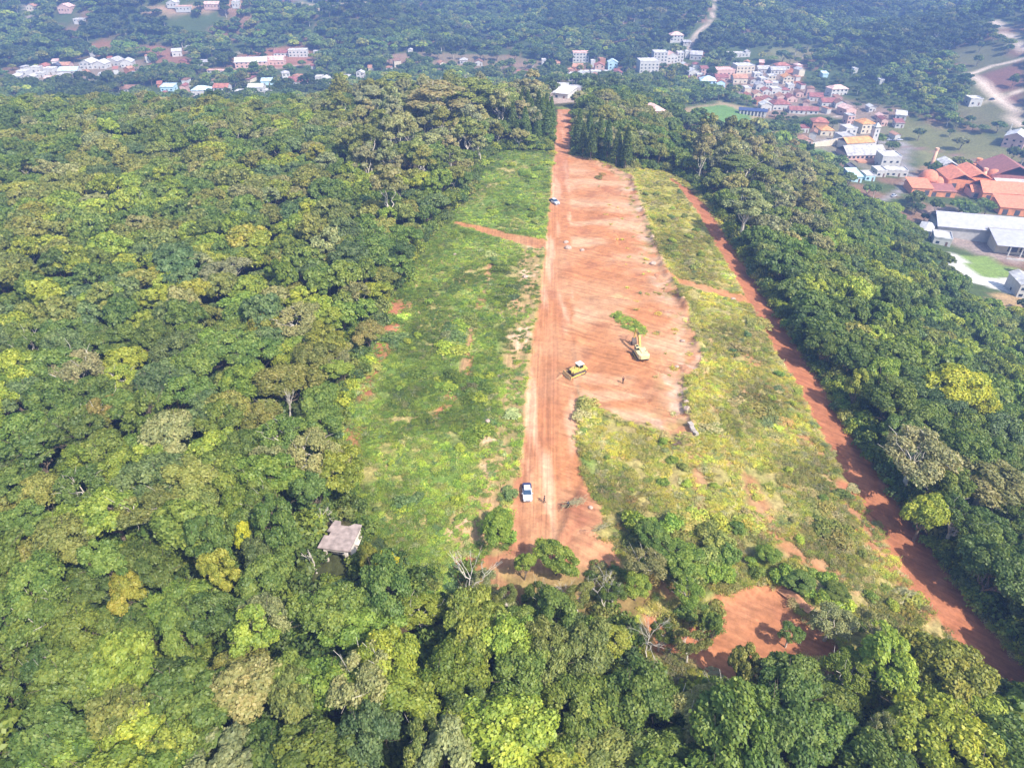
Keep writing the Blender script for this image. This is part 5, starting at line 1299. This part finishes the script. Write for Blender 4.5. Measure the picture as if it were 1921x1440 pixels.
bare(120, 1250, 7, (.2, .1), 'pale dead branches showing in a dark gap of the lower left forest', 37, .5, 4, .12)
bare(355, 1150, 7, (.1, .15), 'thin pale dead trunk in a dark gap below left of the hut', 39, .4, 4, .11)
CONC = mc('pale_concrete', (.36, .31, .27), .9, .25, 1.5)
def slabs(px, py, label):
    x, y, z = at(px, py); root = empty('concrete_rubble', (x, y, z - .05), math.radians(98), label, 'rubble')
    for k, (a, b, c, d) in enumerate(((-1.4, 0, 1.1, .1), (.1, .1, 1.5, -.05), (1.6, -.05, 1.2, .08))):
        MB().box((a, b, .3), (c, .9, .5), CONC, rz=d, ry=.06 * (k - 1)).build('slab', root, .05)
    MB().box((-1.9, .1, .75), (.5, .7, .35), CONC, rz=.4).build('slab', root, .04)
def heap(px, py, L, W_, H_, rz, label, seed):
    x, y, z = at(px, py); nx_, ny_ = 26, 16; V = []
    for j in range(ny_):
        for i in range(nx_):
            u, v = i / (nx_ - 1) * 2 - 1, j / (ny_ - 1) * 2 - 1; r = min(1, u * u + v * v)
            h = (1 - r) ** 1.3 * (.6 + .9 * float(fbm(u * 3 + seed, v * 2.2, seed, 4, 1.0))) * H_
            V.append((u * L / 2, v * W_ / 2, h - .12))
    F = [(j * nx_ + i, j * nx_ + i + 1, (j + 1) * nx_ + i + 1, (j + 1) * nx_ + i) for j in range(ny_ - 1) for i in range(nx_ - 1)]
    o = bpy.data.objects.new('spoil_heap', np_mesh('spoil_heap', V, F, [mc('loose_soil', (.42, .205, .11), .95, .3, 2.0)])); COL.objects.link(o)
    o.location = (x, y, z); o.rotation_euler[2] = rz; tag(o, label, 'soil heap', 'heaps of loose red soil')
heap(1178, 634, 5.5, 2.2, .9, -.5, 'heap of loose red soil beside the bucket of the excavator', 2)
heap(1050, 706, 3.6, 1.1, .5, .9, 'low ridge of red soil pushed up before the bulldozer blade', 5)
heap(1290, 694, 6, 3.0, .7, -.9, 'long soil heap along the right edge of the bulldozed earth', 7)
heap(1264, 590, 7, 3.0, .6, -1.1, 'soil heap on the right edge level with the excavator', 9)
heap(1236, 520, 6, 2.8, .6, -1.3, 'soil heap at the upper right edge of the bulldozed earth', 11)
heap(1490, 1120, 6, 1.8, .9, -.9, 'dark red bank of soil on the upper rim of the lower clearing', 13)
heap(1105, 1000, 4, 1.5, .6, -.4, 'small soil heap at the right of the turning area', 15)
slabs(1300, 806, 'long pale broken concrete block at the near corner of the bulldozed earth')
def rock(px, py, r, label, m, seed, group='rocks on the field'):
    x, y, z = at(px, py); rg = np.random.default_rng(seed)
    bm = bmesh.new(); bmesh.ops.create_icosphere(bm, subdivisions=2, radius=r)
    for v in bm.verts:
        n = .75 + .5 * float(vnoise(v.co.x * 1.7 / r + seed, v.co.y * 1.7 / r + v.co.z / r, seed)); v.co *= n; v.co.z *= .65
    me = bpy.data.meshes.new('rock'); bm.to_mesh(me); bm.free(); me.materials.append(m)
    o = bpy.data.objects.new('rock', me); COL.objects.link(o); o.location = (x, y, z + r * .2); o.rotation_euler[2] = seed
    tag(o, label, 'rock', group)
RK = mc('rock_stone', (.40, .29, .23), .9, .25, 2)
for k, (px, py, r, l) in enumerate([(1287,755,.7,'round pale rock right of the bulldozed earth'),(1290,768,.9,'larger pale rock just below the round one at the bulldozed edge'),(1270,688,.5,'white rock on the right margin of the bulldozed earth'),(936,705,.45,'white rock in the left field near the road bank'),
        (1062,455,.8,'pale flat stone on the far part of the road'),(1066,466,1.1,'larger pale stone near the far part of the road'),(1092,470,.7,'small pale stone on the upper bulldozed earth'),(1225,495,.9,'pinkish boulder at the upper right bulldozed edge'),(1108,952,.4,'small stone by the right bank of the turning area'),(1375,562,.7,'flat stone at the junction of path and track'),
        (915,790,.6,'pale lump of earth on the road bank left of the road'),(985,520,.8,'pale sandy lump on the upper road bank'),(1280,640,.6,'grey stone at the middle right bulldozed edge'),(853,478,.6,'white stone at the left field edge below the side path')]):
    rock(px, py, r, l, RK, k + 2)
def pile(px, py, L, label, seed, mat, n=26):
    x, y, z = at(px, py); rg = np.random.default_rng(seed); parts = []
    for _ in range(n):
        a = rg.normal(0, .35); c = rg.normal(0, [L * .3, .35, 0]); c[2] = rg.uniform(.05, .5)
        d = np.array([math.cos(a), math.sin(a), rg.normal(0, .2)]) * rg.uniform(.5, 1.3)
        parts.append(limb(rg, c - d, c + d, .045, .015, .3, 5, 4))
    V, F = merge(parts); me = np_mesh('branch_pile', V, F, [mat], smooth=True); o = bpy.data.objects.new('branch_pile', me); COL.objects.link(o)
    o.location = (x, y, z); o.rotation_euler[2] = .5; tag(o, label, 'branches')
pile(1080, 943, 3.5, 'low heap of greyish cut branches on the red turning area', 3, mc('dry_twig', (.30, .27, .15), .9), 60)
pile(1275, 832, 3.0, 'dark brushwood heap at the near corner of the bulldozed earth', 4, mc('dark_twig', (.16, .10, .09), .9), 40)
pile(1130, 990, 3.0, 'brushwood at the right rim of the turning area', 5, mc('dry_twig', (.30, .27, .15), .9), 40)

# ------------------------------------------------------------------ weeds and shrubs of the open ground
WEEDS = bpy.data.collections.new('weed_sources')
def blades(seed, n, h, w, spread, lean):
    r = np.random.default_rng(seed); V = []; F = []; lv = []
    for k in range(n):
        a = r.uniform(0, 6.28); d = abs(r.normal(0, spread)); b = np.array([math.cos(a) * d, math.sin(a) * d, -.05])
        o = r.uniform(0, 6.28); L = h * r.uniform(.6, 1.25); out = np.array([math.cos(o), math.sin(o), 0]) * L * lean * r.uniform(.3, 1.2)
        s = np.array([-math.sin(o), math.cos(o), 0]) * w * r.uniform(.6, 1.2)
        i = len(V); m1 = b + out * .35 + [0, 0, L * .6]; t = b + out + [0, 0, L * .9]
        V += [b - s * .5, b + s * .5, m1 + s, m1 - s, t, t + s * .05]; F += [(i, i + 1, i + 2, i + 3), (i + 3, i + 2, i + 5, i + 4)]
        lv += [float(np.clip(.5 + r.normal(0, .2), 0, 1))] * 6
    return np.array(V), np.array(F), np.array(lv)
def weed_proto(name, V, F, lv):
    me = crown_mesh(name, V, F, lv); o = bpy.data.objects.new(name, me); WEEDS.objects.link(o)
weed_proto('weed_00', *blades(1, 60, .75, .055, .45, .6))
weed_proto('weed_01', *blades(2, 54, 1.0, .06, .5, .55))
for k in range(3):
    V, F, lv, _ = crown_data(40 + k, 'bush', 300, .22); V = V * [.62, .62, .62]; weed_proto('weed_%02d' % (2 + k), V, F, lv)
V, F, lv, _ = crown_data(50, 'bush', 620, .26); weed_proto('weed_05', V, F, lv)
V, F, lv, _ = crown_data(51, 'bush', 620, .24); weed_proto('weed_06', V * [1.15, 1.15, 1.3], F, lv)
def soil_at(x, y):
    i = np.clip(np.searchsorted(GX, x), 0, len(GX) - 1); j = np.clip(np.searchsorted(GY, y), 0, len(GY) - 1)
    return GSOIL[j, i], GREG[j, i]
wr = random.Random(21); pts = []
for (y0, y1, sp) in ((44, 130, .70), (130, 215, .9), (215, 300, 1.2)):
    x_, y_ = scatter(-60, 80, y0, y1, sp, 77 + y0)
    d = sdist(x_, y_, OPEN); sl, rg_ = soil_at(x_, y_)
    green = np.isin(rg_, [0, 1])
    ok = (d < 3.0) & ((green & (sl < .35)) | (np.random.default_rng(1).random(len(x_)) < .03 * (rg_ == 3) * (x_ > 32)) | (green & (np.random.default_rng(2).random(len(x_)) < .35)))
    x_, y_, d = x_[ok], y_[ok], d[ok]
    A = fbm(x_, y_, 301, 3, 7.0); B = fbm(x_, y_, 302, 3, 11.0); Cc = fbm(x_, y_, 303, 3, 3.0); z_ = gz(x_, y_)
    for x, y, z, dd, a, b, c in zip(x_, y_, z_, d, A, B, Cc):
        leftf = x < .052 * y + 1
        if c < (.33 if leftf else .36) and dd < 0: continue
        big = a > .72
        if big: k = wr.choice([2, 3, 4, 0, 1, 5, 6]); s = wr.uniform(.42, .8) * (1 + (a - .5) * 1.2)
        else: k = wr.choice([0, 1, 0, 1, 0, 1, 0, 1, 2, 3, 4]); s = wr.uniform(.45, .9)
        if leftf: w = dict(mid=2.0, fresh=4 * (b < .55) + 1, lime=2.4, blue=.5, olive=1.6 * (b > .45) + .5, deep=.3, pale=.6)
        else: w = dict(mid=.9, olive=3.6, lime=2.0, pale=2.0, gold=2.8 * (b > .5) + .9, blue=.2, fresh=.5, brown=.2)
        if not leftf and y > 150: w['gold'] += 2.5; w['lime'] += 1
        if big: w['gold'] = .3; w['blue'] = w.get('blue', 0) + .6; w['deep'] = .6
        t = tint_of(wr.choices(list(w), list(w.values()))[0], wr); pv_ = .62 + .85 * float(np.clip((b - .28) * 2.2, 0, 1))
        pts.append((x, y, float(z), (s * wr.uniform(1.1, 1.9), s * wr.uniform(.9, 1.5), s * wr.uniform(.35, .6)), (0, 0, wr.uniform(0, 6.28)), ((t[0] * 1.12 * pv_, t[1] * 1.16 * pv_, t[2] * 1.2 * pv_) if leftf else (t[0] * 1.5 * pv_, t[1] * 1.28 * pv_, t[2] * 1.5 * pv_)), k))
print('weeds', len(pts))
# undergrowth that closes the foot of the forest
x_, y_ = scatter(-75, 100, 34, 345, 2.2, 55)
d = sdist(x_, y_, OPEN); ok = (d > 1.2) & (d < 9)
for x, y, z in zip(x_[ok], y_[ok], gz(x_[ok], y_[ok])):
    if math.hypot(x - HUT[0], y - HUT[1]) < 4.2 or (abs(x - HUT[0]) < 4 and -9 < y - HUT[1] < 0) or float(soil_at(x, y)[0]) > .3: continue
    s = wr.uniform(.7, 1.5); t = tint_of(wr.choice(['mid', 'deep', 'fresh', 'olive', 'blue', 'lime', 'dark']), wr)
    pts.append((x, y, float(z) - .1, (s, s, s * 1.1), (0, 0, wr.uniform(0, 6.28)), t, wr.choice([5, 6])))
x_, y_ = scatter(-115, 125, 30, 150, 3.4, 56)
d = sdist(x_, y_, OPEN); ok = (d >= 9)
for x, y, z in zip(x_[ok], y_[ok], gz(x_[ok], y_[ok])):
    s = wr.uniform(1.0, 2.0); pts.append((x, y, float(z) - .1, (s, s, s), (0, 0, wr.uniform(0, 6.28)), tint_of(wr.choice(['mid', 'deep', 'dark']), wr), wr.choice([5, 6])))
x_, y_ = scatter(-8, 32, 60, 76, 1.5, 58)
ok = (y_ < 74 + (fbm(x_, y_, 61, 3, 5) - .5) * 10) & (fbm(x_, y_, 62, 3, 3.0) > .5)
for x, y, z in zip(x_[ok], y_[ok], gz(x_[ok], y_[ok])):
    s = wr.uniform(.4, 1.3); pts.append((x, y, float(z) - .1, (s, s, s * .8), (0, 0, wr.uniform(0, 6.28)), tint_of(wr.choice(['mid', 'deep', 'olive', 'brown', 'pale']), wr), wr.choice([2, 3, 5, 6])))
tg = poly_at([(1145,590),(1160,584),(1185,597),(1212,612),(1208,630),(1185,622),(1160,610)])
x_, y_ = scatter(tg[:, 0].min(), tg[:, 0].max(), tg[:, 1].min(), tg[:, 1].max(), .7, 59); ok = sdist(x_, y_, tg) < 0
for x, y, z in zip(x_[ok], y_[ok], gz(x_[ok], y_[ok])):
    s = wr.uniform(.5, .9); pts.append((x, y, float(z), (s * 1.3, s, s * .38), (0, 0, wr.uniform(0, 6.28)), tuple(q * 1.5 for q in tint_of(wr.choice(['lime', 'fresh', 'fresh', 'mid']), wr)), wr.choice([0, 0, 1, 0, 2])))
scatter_object('undergrowth', pts, WEEDS, 'tangle of green and yellowish weeds, grass and low brush on the open ground', 'weeds')
TONGUE = poly_at([(1145,590),(1160,584),(1185,597),(1212,612),(1205,628),(1185,622),(1160,610)])
# shrubs one by one
SB = []
for k in range(3):
    V, F, lv, e = crown_data(70 + k, 'bush', 1500, .20)
    SB.append((crown_mesh('foliage', V, F, lv), np_mesh('stem', *trunk_data(70 + k, 'bush', e), [BARK])))
SHR = []
def shrub_spots(poly, n, seed, smin, smax, tones, pred=None):
    P = np.array(poly); r = random.Random(seed); c = 0; t = 0
    while c < n and t < 4000:
        t += 1
        px = r.uniform(P[:, 0].min(), P[:, 0].max()); py = r.uniform(P[:, 1].min(), P[:, 1].max())
        if sdist(np.array([px]), np.array([py]), poly)[0] > 0: continue
        x, y, z = at(px, py); sl, rg_ = soil_at(x, y)
        if rg_ not in (0, 1) or sl > .3 or any(math.hypot(x - q[0], y - q[1]) < 2.2 for q in SHR): continue
        SHR.append((x, y, r.uniform(smin, smax) * (1 if seed in (1, 2) else .68), r.choice(tones), px, py)); c += 1
shrub_spots([(1170,985),(1340,970),(1380,1090),(1220,1090)], 14, 1, .9, 1.6, ['mid', 'fresh', 'fresh', 'olive', 'deep'])
shrub_spots([(1380,990),(1520,1040),(1620,1190),(1500,1100),(1400,1080)], 12, 2, .7, 1.3, ['mid', 'olive', 'lime', 'fresh'])
shrub_spots([(1100,770),(1250,830),(1380,900),(1560,860),(1720,1150),(1640,1180),(1420,980),(1130,960)], 18, 3, .5, 1.0, ['mid', 'olive', 'olive', 'fresh', 'lime', 'pale'])
shrub_spots([(1290,600),(1420,620),(1600,960),(1400,900),(1300,700)], 12, 4, .6, 1.0, ['mid', 'olive', 'blue', 'lime'])
shrub_spots([(760,500),(970,480),(950,640),(880,860),(830,970),(700,960),(690,760)], 20, 5, .6, 1.1, ['mid', 'fresh', 'blue', 'fresh', 'lime'])
shrub_spots([(900,300),(1030,300),(1010,430),(880,410)], 14, 6, .9, 1.6, ['olive', 'mid', 'lime'])
shrub_spots([(1200,350),(1270,350),(1370,520),(1260,500)], 14, 7, .8, 1.5, ['olive', 'lime', 'mid', 'blue'])
shrub_spots([(860,940),(960,960),(960,1030),(860,1050)], 8, 8, 1.0, 1.8, ['fresh', 'lime', 'mid'])
for (px, py, s, tn) in ((1156,596,.45,'fresh'),(1192,614,.45,'fresh')):
    x, y, z = at(px, py); SHR.append((x, y, s, tn, px, py))
MARKS[:] = [('the parked car',989,920),('the red turning area',1110,1000),('the lower red clearing',1420,1160),('the concrete rubble',1300,806),('the excavator',1203,655),('the bulldozer',1083,694),('the near end of the red track',1800,1150),('the middle of the red track',1560,830),('the path junction',1400,560),
  ('the left side path',930,435),('the flat-roofed hut',640,1010),('the bare red strip at the forest edge',720,660),('the reddish scar in the left field',840,760),('the far end of the field',1100,300),('the top of the red track',1280,345),('the near corner of the right field',1100,770),('the leaning white tree',890,1080),('the yellow weeds of the right field',1350,900),('the middle of the left field',850,620)]
for q, lb in zip(SHR, relabel([(q[4], q[5], WORD[q[3]]) for q in SHR], 'shrub')):
    x, y, s, tn, px, py = q; cm, tm = wr.choice(SB)
    root = empty('shrub', (x, y, float(gz(x, y)) - .05), wr.uniform(0, 6.28), lb, 'shrub', 'shrubs scattered over the open field'); root.scale = (s, s, s * wr.uniform(.85, 1.1))
    c = bpy.data.objects.new('foliage', cm); COL.objects.link(c); c.parent = root; c['tint'] = [v * 1.3 for v in tint_of(tn, wr)]
    t = bpy.data.objects.new('stem', tm); COL.objects.link(t); t.parent = root

# ------------------------------------------------------------------ distant woods of the valley and the hills
def far_density(x, y):
    den = np.where(fbm(x, y, 411, 3, 45.0) > .66, .35, 1.0)
    F = FARP
    for k, v in (('village', .55), ('church', .2), ('twn', .3), ('wshop', .1), ('dirtc', .25), ('redl', .12), ('redl2', .25), ('redl3', .2), ('redr', .1), ('dry1', .02), ('dry2', .15), ('clt', .15), ('meadow', .05), ('meadow2', .02), ('lawn3', 0), ('hill', .07), ('burnt', .02), ('burnt2', .02), ('burnt3', .2), ('sports', 0), ('pitch', 0), ('yard', .05), ('whouse', .12), ('paved', 0), ('lawn', 0), ('brown', 0)):
        den = np.where(sdist(x, y, F[k]) < 1.0, np.minimum(den, v), den)
    for k in ('sports', 'lawn', 'paved', 'lawn3'): den = np.where((sdist(x, y + 16, F[k]) < 1), 0, den)
    for L in [GREYROAD, REDROAD] + TOWNROAD + WHITEROAD:
        den = np.where(ldist(x, y + 5, L) < 6.0, 0, den)
    for hx, hy, r in HOUSES_XY:
        ddx = x - hx; ddy = y - hy
        den = np.where((np.abs(ddx) < r + 2) & (ddy > -r - 20) & (ddy < r + 2), 0, den)
    return den
pts = []
def far_scatter(x0, x1, y0, y1, sp, seed, cond):
    x_, y_ = scatter(x0, x1, y0, y1, sp, seed)
    z_ = gz(x_, y_); px, py, dp = proj(x_, y_, z_ + 5)
    m = (px > -160) & (px < 2080) & (py > -60) & cond(x_, y_)
    x_, y_, z_ = x_[m], y_[m], z_[m]
    dn = far_density(x_, y_); r = np.random.default_rng(seed)
    m = r.random(len(x_)) < dn
    return x_[m], y_[m], z_[m]
inVB = lambda x, y: (sdist(x, y, VB) < -2) & (sdist(x, y, OPEN) > 3) & ~((np.abs(x - (20 + (y - 320) * .11)) < 9) & (y < 440)) & (y < 395)
beyond = lambda x, y: (y >= 395) & ~((np.abs(x - (20 + (y - 320) * .11)) < 9) & (y < 450))
for args in ((60, 420, 180, 395, 8.0, 91, inVB), (-620, 760, 395, 760, 7.6, 92, beyond), (-1000, 1000, 760, 1560, 8.6, 93, beyond)):
    x_, y_, z_ = far_scatter(*args)
    a = fbm(x_, y_, 401, 3, 60.0)
    for x, y, z, aa in zip(x_, y_, z_, a):
        s = wr.uniform(.6, 1.2) * (1.12 if y > 760 else .92); s = s * 1.35 if wr.random() < .06 else s
        tn = wr.choices(['mid', 'blue', 'deep', 'dark', 'olive', 'fresh', 'pale', 'lime'], [3, 3, 3.5, 3.5, .6 + 1.2 * (aa > .58), .5, .3, .25])[0]
        t = tint_of(tn, wr); g = .60 + .75 * float(np.clip((aa - .35) * 3, 0, 1)); s = s * (.62 if (200 < x < 330 and 520 < y < 760) else 1.0)
        pts.append((x, y, float(z) - .4, (s, s, s * wr.uniform(.75, 1.1)), (0, 0, wr.uniform(0, 6.28)), tuple(q * g for q in t), wr.choice([0, 1, 2, 3, 8, 8, 7, 0, 1, 5])))
print('far', len(pts))
scatter_object('distant_woods', pts, PROTF, 'dark bluish green woods of the valley and the far hills', 'woods')

# ------------------------------------------------------------------ haze
hm, nt, b = nmat('haze')
nt.nodes.remove(b)
pv = N(nt, 'ShaderNodeVolumePrincipled'); pv.inputs['Color'].default_value = (.30, .48, 1.0, 1); pv.inputs['Density'].default_value = 0.00050; pv.inputs['Anisotropy'].default_value = .2
nt.links.new(pv.outputs[0], nt.nodes['Material Output'].inputs['Volume'])
zlo = float(ZZ.min()) - 1.0
zhi = max(89.0, 0)
hb = MB(); hb.box(((0), 800, (zlo + zhi) / 2), (2400, 2100, zhi - zlo), hm)
ho = hb.build('haze'); tag(ho, 'pale bluish haze over the valley', 'haze', kind='stuff')
